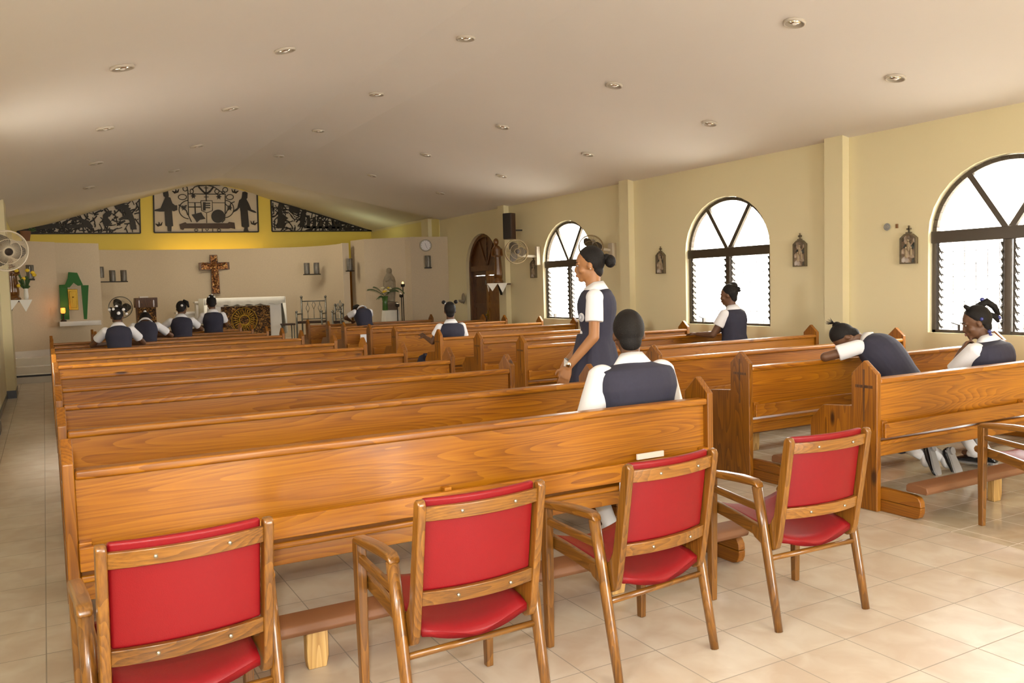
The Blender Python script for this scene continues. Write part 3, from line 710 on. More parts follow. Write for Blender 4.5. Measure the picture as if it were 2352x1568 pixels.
def side_screen(label, tri, sil, rnd, name='iron_screen'):
    s = empty(name, label=label, cat='iron screen', group='iron screens on the gable wall')
    P = [G(*p, y=YB) for p in tri]; b = MB(); b.prism([(p[0], p[2]) for p in P], 1, YB-.012, YB); b.obj('backing_panel', M['panelback'], s)
    frame_poly([G(*p) for p in tri], .035, s)
    rg = random.Random(rnd); fo = MB()
    x0 = min(p[0] for p in tri); x1 = max(p[0] for p in tri); yb_ = max(p[1] for p in tri)
    def topy(x):
        a, c = tri[0], tri[1]
        return a[1]+(c[1]-a[1])*(x-a[0])/(c[0]-a[0])
    for k in range(230):
        x = rg.uniform(x0, x1); y0 = topy(x)+2; 
        if yb_-y0 < 4: continue
        y = rg.uniform(y0, yb_-2); a = rg.uniform(0, PI); l = rg.uniform(4, 11); cv = rg.uniform(-4, 4); pts = []
        for i in range(6):
            t = i/5-.5; qx = x+l*t*2*math.cos(a)+cv*(.25-t*t)*math.sin(a)*2; qy = y+l*t*2*math.sin(a)-cv*(.25-t*t)*math.cos(a)*2
            qx = max(x0+1, min(x1-1, qx)); qy = max(topy(qx)+1, min(yb_-1, qy)); pts.append((qx, qy))
        T(fo, pts, rg.uniform(.009, .019))
    fo.obj('foliage_tracery', M['iron'], s)
    for pts in sil: silhouette('figure', pts, s)
    return s
D = lambda u, v: (40+u/7.84, 430+v/7.84)
side_screen('triangular iron screen at the left of the gable, figures under foliage', [D(-10, 800), D(2195, 180), D(2215, 825), D(0, 835)],
    [[D(*p) for p in ((1740,330),(1800,285),(1900,290),(1990,340),(2060,450),(2120,600),(2150,760),(2040,760),(2020,600),(1980,560),(1850,600),(1820,570),(1960,490),(1920,420),(1860,400),(1780,400))],
     [D(*p) for p in ((1540,500),(1610,430),(1700,420),(1690,500),(1620,540),(1690,620),(1640,700),(1560,700),(1540,620))],
     [D(*p) for p in ((930,530),(1050,530),(1180,570),(1280,600),(1360,700),(1350,740),(1240,720),(1000,740),(850,720),(900,680),(1180,660),(1100,590),(950,590))],
     [D(*p) for p in ((370,670),(460,650),(560,620),(640,660),(760,660),(780,720),(600,750),(380,760))]], 3)
E_ = lambda u, v: (610+u/9.046, 430+v/9.046)
tri = [E_(110, 265), E_(2200, 905), E_(135, 915)]
side_screen('triangular iron screen at the right of the gable, figures in a row at a table', tri,
    [[E_(*p) for p in ((280,310),(370,330),(380,400),(330,430),(350,560),(470,640),(400,700),(400,850),(230,850),(250,700),(260,560),(250,430))],
     [E_(*p) for p in ((490,370),(715,435),(700,560),(480,500))],
     [E_(*p) for p in ((760,470),(830,460),(850,520),(820,570),(800,830),(700,830),(730,600))]]+
    [[E_(*p) for p in ((u, 590+(u-860)*.27), (u+50, 580+(u-860)*.27), (u+70, 690+(u-860)*.13), (u+60, 850), (u-10, 850), (u+5, 690))] for u in (860, 980, 1110, 1240, 1380, 1490)]+
    [[E_(*p) for p in ((800,810),(1530,820),(1530,860),(800,850))]], 5)
# ================================================================ CHANCEL FURNISHINGS
FZ = .45
# altar
ya = 21.0; xa0, xa1 = at(472, 690, 1, ya).x, at(651, 688, 1, ya).x; zt = at(560, 684, 1, ya).z
al = empty('altar', ((xa0+xa1)/2, ya, FZ), label='altar table draped in white cloth with a copper mosaic front', cat='altar'); hw = (xa1-xa0)/2; H = zt-FZ
MB().box(-hw, hw, 0, .75, H-.06, H-.008).obj('table_slab', M['marblew'], al, bevel=.006)
MB().box(-hw+.05, -hw+.42, .05, .70, 0, H-.06).obj('pedestal', M['marblew'], al); MB().box(hw-.42, hw-.05, .05, .70, 0, H-.06).obj('pedestal', M['marblew'], al)
mp = MB().box(at(519, 720, 1, ya).x-al.location.x-.1, at(621, 720, 1, ya).x-al.location.x, .02, .10, 0, H-.2).obj('mosaic_panel', M['mosaic'], al)
sb = MB(); cx = at(562, 738, 1, ya).x-al.location.x; cz = at(562, 735, 1, ya).z-FZ
for i in range(26):
    a = 2*PI*i/26; sb.beam((cx+.13*math.cos(a), .015, cz+.13*math.sin(a)), (cx+.27*math.cos(a), .015, cz+.27*math.sin(a)), .018, .03, up=(0, 1, 0))
sb.tube([(cx+.12*math.cos(2*PI*i/24), .012, cz+.12*math.sin(2*PI*i/24)) for i in range(25)], .016, 6); sb.tube([(cx+.30*math.cos(2*PI*i/30), .012, cz+.30*math.sin(2*PI*i/30)) for i in range(31)], .012, 6)
sb.obj('sunburst', M['gold'], mp, smooth=True)
cl = MB(); n = 40
top = []
for i in range(n+1):
    x = -hw-.03+(2*hw+.06)*i/n; d = .17+.02*math.sin(i*1.1)+.01*math.sin(i*2.7); top.append([(x, -.025+.008*math.sin(i*1.3), H-d), (x, -.03, H-.01), (x, -.01, H+.006), (x, .76, H+.006), (x, .78, H-.2)])
cl.loft(top, cap=False, closed=False)
for s_ in (-1, 1):
    rr = []
    for j in range(13):
        y = -.03+.81*j/12; rr.append([(s_*(hw+.035), y, H+.006), (s_*(hw+.045), y, H-.3), (s_*(hw+.05+.012*math.sin(j*1.7)), y, H-.62), (s_*(hw+.045+.02*math.sin(j*1.7)), y, H-.90+.02*math.sin(j*2.1))])
    cl.loft(rr, cap=False, closed=False)
    rr = [[(s_*(hw+.045-.10*k/4), -.035, H-.15), (s_*(hw+.04-.10*k/4+.03), -.04+.01*math.sin(k*2), H-.9+.75*(k/4)**1.5)] for k in range(5)]; cl.loft(rr, cap=False, closed=False)
o = cl.obj('altar_cloth', M['cloth'], None, smooth=True); o.location = al.location; sm = o.modifiers.new('solid', 'SOLIDIFY'); sm.thickness = .008; sm.offset = 1
tag(o, 'white lace-edged cloth hanging over the altar table', 'altar cloth')
def stand_box(name, px0, px1, py0, y, d, mat, label, cat):
    a = at(px0, py0, 1, y); b = at(px1, py0, 1, y); t = empty(name, ((a.x+b.x)/2, y, FZ), label=label, cat=cat); w = (b.x-a.x)/2; h = a.z-FZ
    return t, w, h
t, w, h = stand_box('marble_pedestal', 447, 470, 692, 21.9, .3, None, 'pale marble pedestal behind the left end of the altar', 'pedestal')
MB().box(-w, w, 0, .3, h-.05, h).obj('cap', M['marblew'], t, bevel=.008); MB().box(-w+.03, w-.03, .03, .27, .06, h-.05).obj('shaft', M['marblew'], t); MB().box(-w, w, 0, .3, 0, .06).obj('base', M['marblew'], t)
a = at(429, 716, 1, 22.4); t = empty('credence_table', (a.x, 22.4, FZ), label='low pale marble side table between lectern and altar', cat='table'); h = a.z-FZ
MB().box(-.25, .25, 0, .4, h-.05, h).obj('table_top', M['marblew'], t); MB().box(-.2, .2, .05, .35, 0, h-.05).obj('pedestal', M['marblew'], t)
# lectern
a0, a1 = at(313, 707, 1, 20.3), at(360, 707, 1, 20.3); t = empty('lectern', ((a0.x+a1.x)/2, 20.3, FZ), label='wooden lectern with dark slanted top and copper mosaic front', cat='lectern'); w = (a1.x-a0.x)/2; h = a0.z-FZ
MB().box(-w+.02, w-.02, 0, .03, .1, h).obj('mosaic_panel', M['mosaic'], t)
MB().box(-w+.01, w-.01, .03, .34, 0, h).obj('body', M['doordark'], t, bevel=.006)
m = MB(); m.prism([(-.03, h), (.36, h), (.38, h+.12), (.30, h+.22), (-.05, h+.22)], 0, -w-.02, w+.02); m.obj('book_rest', M['doordark'], t, bevel=.01)
for x in (-w+.06, w-.06): MB().box(x-.012, x+.012, -.045, -.03, h+.01, h+.2).obj('batten', M['chairwood'], t)
a = at(331, 686, 1, 20.3); o = MB().box(-.09, .09, .02, .16, 0, .03).obj('missal', M['paperw'], loc=(a.x, 20.3, FZ+h+.2205)); tag(o, 'closed cream book lying on top of the lectern', 'book')
# crucifix on the apse
yc = ck[4].y-.16; K = lambda px, py: at(px, py, 1, yc)
t = empty('crucifix', (K(493, 630).x, yc, K(493, 675).z), label='large copper mosaic crucifix on the apse wall', cat='cross')
X = lambda px: K(px, 630).x-t.location.x
Z = lambda py: K(493, py).z-t.location.z
cr = [(X(484.5), 0), (X(504), 0), (X(503), Z(620)), (X(529), Z(619)), (X(528), Z(602)), (X(502), Z(602)), (X(501), Z(585)), (X(484), Z(585)), (X(484), Z(602)), (X(458), Z(603)), (X(459), Z(620)), (X(485), Z(620))]
m = MB(); m.prism(cr, 1, 0, .06); m.obj('cross_body', M['doordark'], t, bevel=.006)
c0 = Vector((sum(p[0] for p in cr)/12, sum(p[1] for p in cr)/12)); ins = []
def inset(p): return (p[0]*.82+(.0), p[1]+(.02 if p[1] < .01 else (-.02 if p[1] > Z(587) else (-.02 if abs(p[1]-Z(602)) < .03 else .02))))
m = MB(); m.prism([(p[0]*.86+X(493)*.14, inset(p)[1]) for p in cr], 1, -.012, .02); m.obj('mosaic_inlay', M['crossmosaic'], t)
m = MB(); zc = Z(612); m.ell((X(493), -.035, zc+.12), (.055, .05, .07)); m.tube([(X(493), -.03, zc+.06), (X(493), -.05, zc-.12), (X(494), -.04, zc-.28), (X(494), -.03, zc-.52)], [.07, .075, .06, .03], 10)
for s_ in (-1, 1): m.tube([(X(493)+s_*.05, -.03, zc+.04), (X(493)+s_*.17, -.03, zc+.06), (X(493)+s_*.30, -.02, zc+.1)], [.035, .028, .018], 8)
m.obj('christ_figure', M['crossmosaic'], t, smooth=True)
# sconces
def sconce(x, y, z, rz, n, label, hgt=.36, extra=None):
    t = empty('wall_sconce', (x, y, z), rz, label, 'wall lamp', 'perforated wall sconces')
    for k in range(n):
        dx = (k-(n-1)/2)*.26; h0 = hgt*(1 if k != 0 or n != 3 else 1.0)
        dz = .09 if (n == 3 and k == 0) else 0
        h0 *= .80; c = MB(); c.lathe([(.070, 0), (.072, .01), (.072, h0), (.066, h0), (.066, .012)], 18, (dx, -.085, dz)); sh = c.obj('shade', M['sconce'], t, smooth=True)
        sl = MB()
        for j in range(5):
            aa = R(200+35*j); sl.beam((dx+.073*math.cos(aa), -.085+.073*math.sin(aa), dz+.03), (dx+.073*math.cos(aa), -.085+.073*math.sin(aa), dz+h0-.03), .008, .004, up=(math.cos(aa), math.sin(aa), 0))
        sl.obj('slots', M['steelgrey'], sh)
    w0 = (n-1)*.13+.08
    MB().box(-w0, w0 if n > 1 or not extra else w0+.08, -.16, 0, -.025, 0).obj('bracket', M['iron'], t, bevel=.004)
    return t
q = at(70, 641, 1, 20.05); sconce(q.x, q.y, q.z, 0, 1, 'perforated metal sconce at the far left beside the green drape wall')
q = at(257, 646, 1, 23.2); sconce(q.x, q.y, q.z, R(8), 3, 'cluster of three perforated sconces at the left of the apse', .34)
q = at(719, 629, 1, 21.85); sconce(q.x, q.y, q.z, R(-35), 2, 'pair of perforated sconces at the right of the apse', .36)
q = at(812, 621, 1, 20.7); sconce(q.x-.02, q.y, q.z, R(-75), 1, 'perforated sconce on the shaded return beside the orange post', .38)
q = at(982, 614, 1, 19.34); sconce(q.x, q.y, q.z, R(-13), 1, 'perforated sconce directly below the round clock', .36)
# clock
q = at(977.5, 563.5, 1, 19.36); t = empty('wall_clock', (q.x, q.y, q.z), R(-13), 'round white wall clock on the taupe partition near the side door', 'clock')
mr = Matrix.Rotation(R(90), 4, 'X')
MB().lathe([(.135, .0), (.150, .01), (.150, .035), (.128, .045), (.122, .03), (.122, .01)], 36, m=mr).obj('rim', M['clockrim'], t, smooth=True)
MB().lathe([(.001, .026), (.125, .026), (.125, .012), (.001, .012)], 36, m=mr).obj('face', M['clockface'], t)
m = MB(); 
for k in range(12):
    a = 2*PI*k/12; m.beam((.10*math.sin(a), -.029, .10*math.cos(a)), (.115*math.sin(a), -.029, .115*math.cos(a)), .005, .003, up=(0, 1, 0))
m.obj('hour_marks', M['black'], t)
for a, l, nme in ((R(155), .09, 'minute_hand'), (R(-15), .06, 'hour_hand')): MB().beam((0, -.031, 0), (l*math.sin(a), -.031, l*math.cos(a)), .006, .003, up=(0, 1, 0)).obj(nme, M['black'], t)
# orange wooden post in the gap
q0 = at(803, 605, 1, 22.4); q1 = at(811, 605, 1, 22.4); o = MB().box(q0.x, q1.x+.03, 22.4, 22.5, FZ, at(806, 599, 1, 22.4).z).obj('wooden_post', M['orangewood'], bevel=.004); tag(o, 'tall orange-brown wooden post in the gap beside the apse wall', 'post')
# presider's chairs
def iron_chair(px0, px1, ptop, parm, y, rz, label, nb=3):
    a, b = at(px0, ptop, 1, y), at(px1, ptop, 1, y); w = (b.x-a.x)/2; h = a.z-FZ
    t = empty('iron_chair', ((a.x+b.x)/2, y, FZ), rz, label, 'chair', 'wrought iron chancel chairs'); r = .022
    for s_ in (-1, 1):
        m = MB(); m.tube([(s_*w, .0, 0), (s_*w, 0, h)], r, 10); m.ell((s_*w, 0, h+.02), .034); m.obj('back_leg', M['steelgrey'], t, smooth=True)
        m = MB(); m.tube([(s_*w*1.02, -.5, 0), (s_*w*1.02, -.5, .68)], r, 10); m.ell((s_*w*1.02, -.5, .70), .032); m.obj('front_leg', M['steelgrey'], t, smooth=True)
        MB().tube([(s_*w, 0, .64), (s_*w*1.02, -.5, .64)], .018, 8).obj('arm', M['steelgrey'], t, smooth=True)
    MB().tube([(-w, 0, h-.09), (w, 0, h-.09)], .014, 8).obj('top_bar', M['steelgrey'], t, smooth=True); MB().tube([(-w, 0, .50), (w, 0, .50)], .014, 8).obj('lower_bar', M['steelgrey'], t, smooth=True)
    MB().box(-w, w, -.5, 0, .40, .46).obj('seat', M['ironbrown'], t, bevel=.01)
    for k in range(nb):
        x = -w+2*w*(k+1)/(nb+1); zc = .78 if k != nb//2 else .86; m = MB(); m.tube([(x, 0, .5), (x, 0, zc-.11)], .008, 6); m.tube([(x, 0, zc+.11), (x, 0, h-.09)], .008, 6)
        for s_ in (-1, 1): m.tube([(x, 0, zc-.11), (x+s_*.045, 0, zc), (x, 0, zc+.11)], .007, 6)
        m.obj('diamond_baluster', M['steelgrey'], t, smooth=True)
iron_chair(692, 747, 684, 715, 21.5, R(-30), 'large wrought iron chair with diamond balusters right of the altar')
iron_chair(770, 787, 702, 715, 20.6, R(-25), 'narrow wrought iron chair close to the apse wall end', 2)
q = at(656, 735, 1, 20.6); t = empty('iron_stool', (q.x+.05, 20.6, FZ), label='small iron stool just right of the draped altar', cat='stool')
for i, (x, y) in enumerate(((-.12, -.12), (.12, -.12), (-.12, .12), (.12, .12))): MB().tube([(x, y, 0), (x, y, .42)], .014, 8).obj('leg', M['steelgrey'], t, smooth=True)
MB().box(-.15, .15, -.15, .15, .40, .44).obj('seat', M['ironbrown'], t, bevel=.008)

# ---- statue group in front of the right partition
q = at(893, 712, 1, 19.35); t = empty('cloth_covered_table', (at(897, 712, 1, 19.35).x, 19.35, .30), label='small round table hidden under a pale cloth below the stone statue', cat='table'); h = q.z-.30
m = MB(); rings = []
for (r0, z, wv) in ((.10, h, 0), (.19, h, 0), (.205, h-.02, .003), (.23, h*.5, .02), (.26, .01, .035)):
    rings.append([((r0+wv*math.sin(9*a))*math.cos(a), (r0+wv*math.sin(9*a))*math.sin(a), z) for a in [2*PI*k/54 for k in range(54)]])
m.loft(rings); m.obj('cloth_cover', M['cloth'], t, smooth=True)
tz = .30+h; tx, ty = t.location.x, 19.35
o = MB().box(-.17, .15, -.11, .11, 0, .20).obj('planter_box', M['planter'], loc=(tx, ty, tz+.001), bevel=.01); tag(o, 'brown wooden planter box on the cloth-covered table', 'planter')
zs0 = tz+.20; sc_ = (at(893, 615, 1, 19.4).z-zs0)
t = empty('madonna_statue', (at(892, 650, 1, 19.4).x+.03, 19.4, zs0+.002), R(-10), 'weathered stone statue of a veiled woman behind the flowers', 'statue')
prof = [(.115, 0), (.125, .03), (.12, .06), (.135, .25), (.150, .45), (.150, .60), (.125, .72), (.085, .79), (.062, .84), (.070, .90), (.060, .97), (.02, 1.0)]
m = MB(); rings = []
for r0, z in prof: rings.append([((r0*(1+.045*math.sin(11*a)*(1 if z < .7 else .2)))*math.cos(a), .75*r0*(1+.05*math.sin(11*a)*(1 if z < .7 else .2))*math.sin(a), z*sc_) for a in [2*PI*k/44 for k in range(44)]])
m.loft(rings); m.obj('veil_and_robe', M['stone'], t, smooth=True)
MB().ell((0, -.045, .905*sc_), (.040, .028, .055)).obj('face', M['stone'], t, smooth=True)
m = MB(); m.tube([(-.09, -.06, .60*sc_), (-.04, -.11, .66*sc_), (0, -.13, .74*sc_)], [.04, .03, .018], 8); m.tube([(.09, -.06, .60*sc_), (.04, -.11, .66*sc_), (0, -.13, .74*sc_)], [.04, .03, .018], 8); m.obj('praying_hands', M['stone'], t, smooth=True)
# flowers in a green vase
t = empty('flower_arrangement', (at(885, 711, 1, 19.12).x, 19.12, tz+.003), label='yellow and cream flowers with fern fronds in a green vase', cat='flowers')
MB().lathe([(.06, 0), (.07, .02), (.055, .18), (.08, .34), (.07, .34), (.045, .18), (.05, .02)], 18).obj('vase', flat('green_vase', (.06, .14, .03), .2), t, smooth=True)
rg = random.Random(4)
for i in range(13):
    a = rg.uniform(0, 2*PI); rr = rg.uniform(.02, .17); z = .45+rg.uniform(-.04, .10); m = MB()
    for k in range(8):
        b = 2*PI*k/8; m.ell((rr*math.cos(a)+.022*math.cos(b), rr*math.sin(a)*.6+.022*math.sin(b), z), (.022, .022, .012), 7, 5)
    m.ell((rr*math.cos(a), rr*math.sin(a)*.6, z+.01), .018, 7, 5); m.obj('bloom', M['yellow'] if i % 3 == 0 else M['white'], t, smooth=True)
def frond(parent, base, tip, h, n=16, mat='leaf'):
    m = MB(); b, e = Vector(base), Vector(tip); pts = []
    for i in range(n+1):
        u = i/n; p = b.lerp(e, u); p.z += h*math.sin(PI*u*.75); pts.append(p)
    m.tube(pts, .005, 5)
    for i in range(2, n):
        d = (pts[i]-pts[i-1]).normalized(); sd = d.cross(Vector((0, 0, 1))).normalized() if abs(d.z) < .95 else Vector((1, 0, 0))
        l = .13*(1-abs(i/n-.5)*1.1)
        for s_ in (-1, 1): m.tube([pts[i], pts[i]+sd*s_*l*.6+d*l*.5+Vector((0, 0, -l*.5))], [.008, .001], 4)
    m.obj('fern_frond', M[mat], parent)
frond(t, (0, 0, .33), (-.45, -.05, .42), .12); frond(t, (0, 0, .33), (.48, -.08, .18), .30); frond(t, (0, 0, .33), (.30, -.15, .35), .14); frond(t, (0, 0, .33), (-.25, .1, .50), .1); frond(t, (0, 0, .30), (-.22, -.1, .22), .1)
# candle stands
for k, (px, py, y, lb, flame) in enumerate(((925, 650, 19.28, 'tallest black candle stand, its candle burning, right of the statue', 1), (919, 674, 19.15, 'middle-height black candle stand with clear glass, right of the statue', 0), (907, 696, 19.02, 'shortest black candle stand, in front of the cloth-covered table', 0))):
    q = at(px, py, 1, y); t = empty('candle_stand', (q.x+(.03*k), y, .16 if y < 19.35 else .3), label=lb, cat='candle stand', group='tall candle stands'); h = q.z-t.location.z
    MB().tube([(0, 0, 0), (0, 0, h-.08)], .012, 8).obj('pole', M['iron'], t, smooth=True); MB().lathe([(.06, 0), (.06, .012), (.02, .03), (.012, .04)], 18).obj('base', M['iron'], t, smooth=True)
    MB().lathe([(.015, h-.10), (.05, h-.08), (.052, h-.02), (.045, h-.02), (.04, h-.07)], 16).obj('cup', M['iron'], t, smooth=True)
    if flame: MB().ell((0, 0, h+.0), (.026, .026, .036)).obj('flame', M['flame'], t, smooth=True)
    else: MB().lathe([(.035, h-.06), (.037, h+.03), (.033, h+.03), (.031, h-.05)], 14).obj('glass_holder', M['chrome'], t, smooth=True)

# ---- tabernacle wall at the left
YT = 20.36; Q = lambda u, v: (lambda p: (p.x, p.z))(at(u/6.03, 480+v/6.03, 1, YT))
t = empty('green_drape', (0, 0, 0), label='green cloth draped in an arch around the golden tabernacle', cat='drape')
for nm, pts in (('swag', [(945,872),(1070,882),(1105,960),(1150,1052),(1080,1062),(1040,1035),(1020,1018),(965,1085),(900,1085),(818,1050),(900,1045),(935,960)]), ('left_fall', [(818,1048),(935,1075),(965,1530),(845,1530)]), ('right_fall', [(1122,1055),(1228,1052),(1207,1525),(1163,1525)])):
    m = MB(); m.prism([Q(*p) for p in pts], 1, YT-.02 if nm == 'swag' else YT, YT+.035); m.obj(nm, M['green'], t, bevel=.008)
m = MB(); m.prism([Q(*p) for p in ((932,1108),(1072,1108),(1090,1398),(960,1398))], 1, YT-.02, YT+.08); o = m.obj('tabernacle', M['gold'], bevel=.01)
pan = MB(); pan.prism([Q(*p) for p in ((955,1140),(1052,1140),(1068,1368),(978,1368))], 1, YT-.052, YT-.038); pan.obj('relief_door', M['gold'], o, bevel=.006)
pan = MB(); c_ = Q(1012, 1240); pan.box(c_[0]-.012, c_[0]+.012, YT-.065, YT-.05, c_[1]-.12, c_[1]+.12); pan.box(c_[0]-.05, c_[0]+.05, YT-.065, YT-.05, c_[1]+.02, c_[1]+.045); pan.obj('cross_relief', M['gold'], o)
tag(o, 'small golden tabernacle door framed by the green drape', 'tabernacle')
a0 = at(137, 744, 1, YT-.05); a1 = at(232, 741, 1, YT-.05)
o = MB().box(a0.x, a1.x, YT-.16, YT+.28, a0.z-.05, a0.z+.05).obj('marble_shelf', M['marblew'], bevel=.006); tag(o, 'pale marble wall shelf below the golden tabernacle', 'shelf')
q = at(146, 735, 1, YT-.1); t = empty('sanctuary_lamp', (q.x, YT-.1, a0.z+.051), label='glowing red sanctuary lamp on the marble shelf', cat='lamp')
MB().lathe([(.06, 0), (.06, .02), (.02, .05), (.015, .14), (.035, .17), (.02, .18)], 16).obj('stem', M['iron'], t, smooth=True)
MB().lathe([(.03, .17), (.045, .2), (.045, .28), (.035, .29), (.04, .21), (.02, .18)], 16).obj('glass', M['redglass'], t, smooth=True); MB().ell((0, 0, .25), (.018, .018, .035)).obj('flame', M['flame'], t, smooth=True)
lamp('sanctuary_lamp_light', 'POINT', (q.x, YT-.16, a0.z+.33), 1.6, (1, .35, .05), .03)
# potted plant on the left partition
q = at(57, 552, 1, 20.15); t = empty('potted_plant', (q.x+.02, 20.12, ZT+.001), label='small terracotta pot with a green sprig atop the left partition', cat='plant')
MB().lathe([(.07, 0), (.10, .18), (.11, .20), (.09, .20), (.07, .05)], 18).obj('pot', flat('terracotta', (.22, .10, .05), .8), t, smooth=True)
m = MB()
for k in range(9): a = k*.7; m.tube([(.04, 0, .17), (.14+.05*math.cos(a), .05*math.sin(a), .22+.02*(k % 3))], [.008, .02], 5)
m.obj('leaves', M['leaf'], t)

# ================================================================ FANS, SPEAKER, WALL ITEMS
def make_fan(r, label, wire='fanwire', nw=44):
    """fan head faces -y in local space; bracket is separate"""
    t = empty('wall_fan', label=label, cat='fan', group='wall fans')
    cg = MB(); 
    for rr, y in ((r, -.02), (r, -.045), (r*.97, .0), (r*.62, -.09), (r*.25, -.105)):
        cg.tube([(rr*math.cos(2*PI*k/36), y, rr*math.sin(2*PI*k/36)) for k in range(37)], .004 if rr < r else .009, 5)
    for k in range(nw):
        a = 2*PI*k/nw; cg.tube([(r*.1*math.cos(a), -.108, r*.1*math.sin(a)), (r*.6*math.cos(a), -.09, r*.6*math.sin(a)), (r*math.cos(a), -.03, r*math.sin(a)), (r*.6*math.cos(a), .05, r*.6*math.sin(a)), (r*.2*math.cos(a), .07, r*.2*math.sin(a))], .0016, 4)
    cg.obj('cage', M[wire], t)
    for k in range(3):
        a0 = 2*PI*k/3; m = MB(); rings = []
        for j in range(7):
            u = j/6; rad = r*(.12+.78*u); wd = r*(.22+.55*math.sin(PI*min(1, u*.9+.1))); tw = .35
            rings.append([(rad*math.cos(a0)+s_*wd/2*-math.sin(a0)*1, -.03+s_*wd/2*tw+dy, rad*math.sin(a0)+s_*wd/2*math.cos(a0)) for s_, dy in ((-1, 0), (1, 0), (1, .006), (-1, .006))])
        m.loft(rings); m.obj('blade', M['blade'], t)
    MB().lathe([(.001, .11), (.045, .11), (.05, .06), (.03, .055), (.03, -.0), (.001, .0)], 20, m=mr).obj('hub', M['blade'], t, smooth=True)
    MB().lathe([(.001, -.05), (.06, -.05), (.075, -.10), (.065, -.2), (.001, -.22)], 20, m=mr).obj('motor', M['plasticgrey'], t, smooth=True)
    return t
def fan_at(px, py, ax, val, rpx, yaw, pitch, wall, label, **kw):
    p = at(px, py, ax, val); r = rpx*((p-Vector((0, 0, CH))).dot(_f))/CF
    t = make_fan(r, label, **kw); t.location = p; t.rotation_euler = (R(pitch), 0, R(yaw))
    return t, p, r
# fan nearest the side door: looks at the camera
t, p, r = fan_at(1185, 578, 0, 8.42, 27, -12, 0, None, 'white wall fan under the black loudspeaker, cage turned to the camera')
m = MB(); inv = Matrix.Rotation(R(12), 4, 'Z')
m.tube([inv @ Vector((0, .20, -.02)), inv @ Vector((.18, .14, -.08)), inv @ Vector((.42, -.10, -.10))], .028, 8); m.obj('arm', M['plasticcream'], t, smooth=True)
m = MB(); c = inv @ Vector((8.87-p.x, -.12, -.08)); m.box(c.x-.05, c.x+.03, c.y-.06, c.y+.06, c.z-.2, c.z+.18); m.obj('wall_plate', M['plasticcream'], t, bevel=.01)
# fan above the standing person
t, p, r = fan_at(1358, 566, 0, 8.45, 28, -42, 22, None, 'white wall fan tilted down above the standing girl, near the first window')
Rm = t.rotation_euler.to_matrix().inverted()
m = MB(); m.tube([Rm @ Vector((.05, .05, .0))+Vector((0, .12, 0)), Rm @ Vector((.25, -.02, -.05)), Rm @ Vector((.43, -.04, -.08))], .028, 8); m.obj('arm', M['plasticcream'], t, smooth=True)
m = MB(); c = Vector((8.86-p.x, -.05, -.10)); bx = MB().box(c.x-.04, c.x+.04, c.y-.07, c.y+.07, c.z-.24, c.z+.16); bx.v = [tuple(Rm @ Vector(v)) for v in bx.v]; bx.obj('wall_plate', M['plasticcream'], t, bevel=.008)
# left fan on the pillar
t, p, r = fan_at(12, 575, 1, 11.75, 46, 22, 12, None, 'large wall fan cut by the left edge on the left pillar', wire='plasticcream', nw=90)
Rm = t.rotation_euler.to_matrix().inverted()
m = MB(); m.tube([Rm @ Vector((0, .12, 0)), Rm @ Vector((-.04, .2, -.06)), Rm @ Vector((-.08, .30, -.08))], .03, 8); m.obj('arm', M['plasticcream'], t, smooth=True)
# small standing fan in the chancel
q = at(277, 706, 1, 21.0); t = make_fan(.245, 'dark pedestal fan standing left of the lectern', 'steelgrey'); t.name = 'pedestal_fan'; del t['group']; t.location = q; t.rotation_euler = (0, 0, R(-5))
MB().tube([(0, .15, -.02), (0, .15, -(q.z-FZ)+.03)], .018, 8).obj('pole', M['iron'], t, smooth=True); MB().lathe([(.2, 0), (.2, .02), (.03, .05), (.02, .06)], 24, (0, .15, -(q.z-FZ))).obj('base', M['iron'], t, smooth=True)
# loudspeaker
q = at(1177, 549, 0, 8.62); q2 = at(1175, 489, 0, 8.62); h = q2.z-q.z; t = empty('loudspeaker', q, R(28), 'tall black loudspeaker high on the right wall above a fan', 'loudspeaker')
MB().box(-.07, .11, -.02, .18, 0, h).obj('cabinet', M['speakerw'], t, bevel=.006); MB().box(-.085, -.068, -.015, .175, .01, h-.01).obj('grille', M['speaker'], t, bevel=.004); 
MB().box(-.05, .09, -.028, -.018, .03, h-.03).obj('back_plate', M['speakerw'], t, bevel=.004)
MB().beam((.1, .05, h*.35), (.26, -.08, h*.35), .03, .03).obj('bracket', M['iron'], t)
# stations of the cross
def station(px, py, label):
    p = at(px, py, 0, XR-.02); t = empty('station_plaque', p, R(90), label, 'plaque', 'pictured wall plaques between the windows')
    w, h = .105, .36; t.rotation_euler = (0, 0, -PI/2)
    out = [(-w, -h/2), (w, -h/2), (w, h/2-.06), (.05, h/2-.015), (0, h/2), (-.05, h/2-.015), (-w, h/2-.06)]
    ins = [(x*.86, z*.91-.003) for x, z in out]
    m = MB()
    for a, b, c, d in zip(out, out[1:]+out[:1], ins[1:]+ins[:1], ins): m.prism([a, b, c, d], 1, -.03, .018)
    m.obj('frame', M['stationframe'], t); m = MB(); m.prism(ins, 1, -.012, .018); m.obj('picture', M['picture'], t)
    m = MB()
    for x, z, s_ in ((-.03, -.06, 1), (.035, -.05, .9), (0, .02, 1.1)): m.ell((x, -.014, z), (.022*s_, .010, .055*s_), 8, 6); m.ell((x, -.018, z+.065*s_), .014*s_, 8, 6)
    m.obj('relief_figures', M['figures'], t, smooth=True)
    m = MB(); m.box(-.008, .008, -.012, .004, h/2-.01, h/2+.085); m.box(-.028, .028, -.012, .004, h/2+.035, h/2+.055); m.box(-.035, .035, -.018, .006, h/2-.015, h/2+.008); m.obj('cross_finial', M['stationframe'], t)
station(2088, 570, 'framed picture plaque with cross finial, nearest, left of the largest window'); station(1838, 581, 'framed picture plaque with cross finial just right of the middle window')
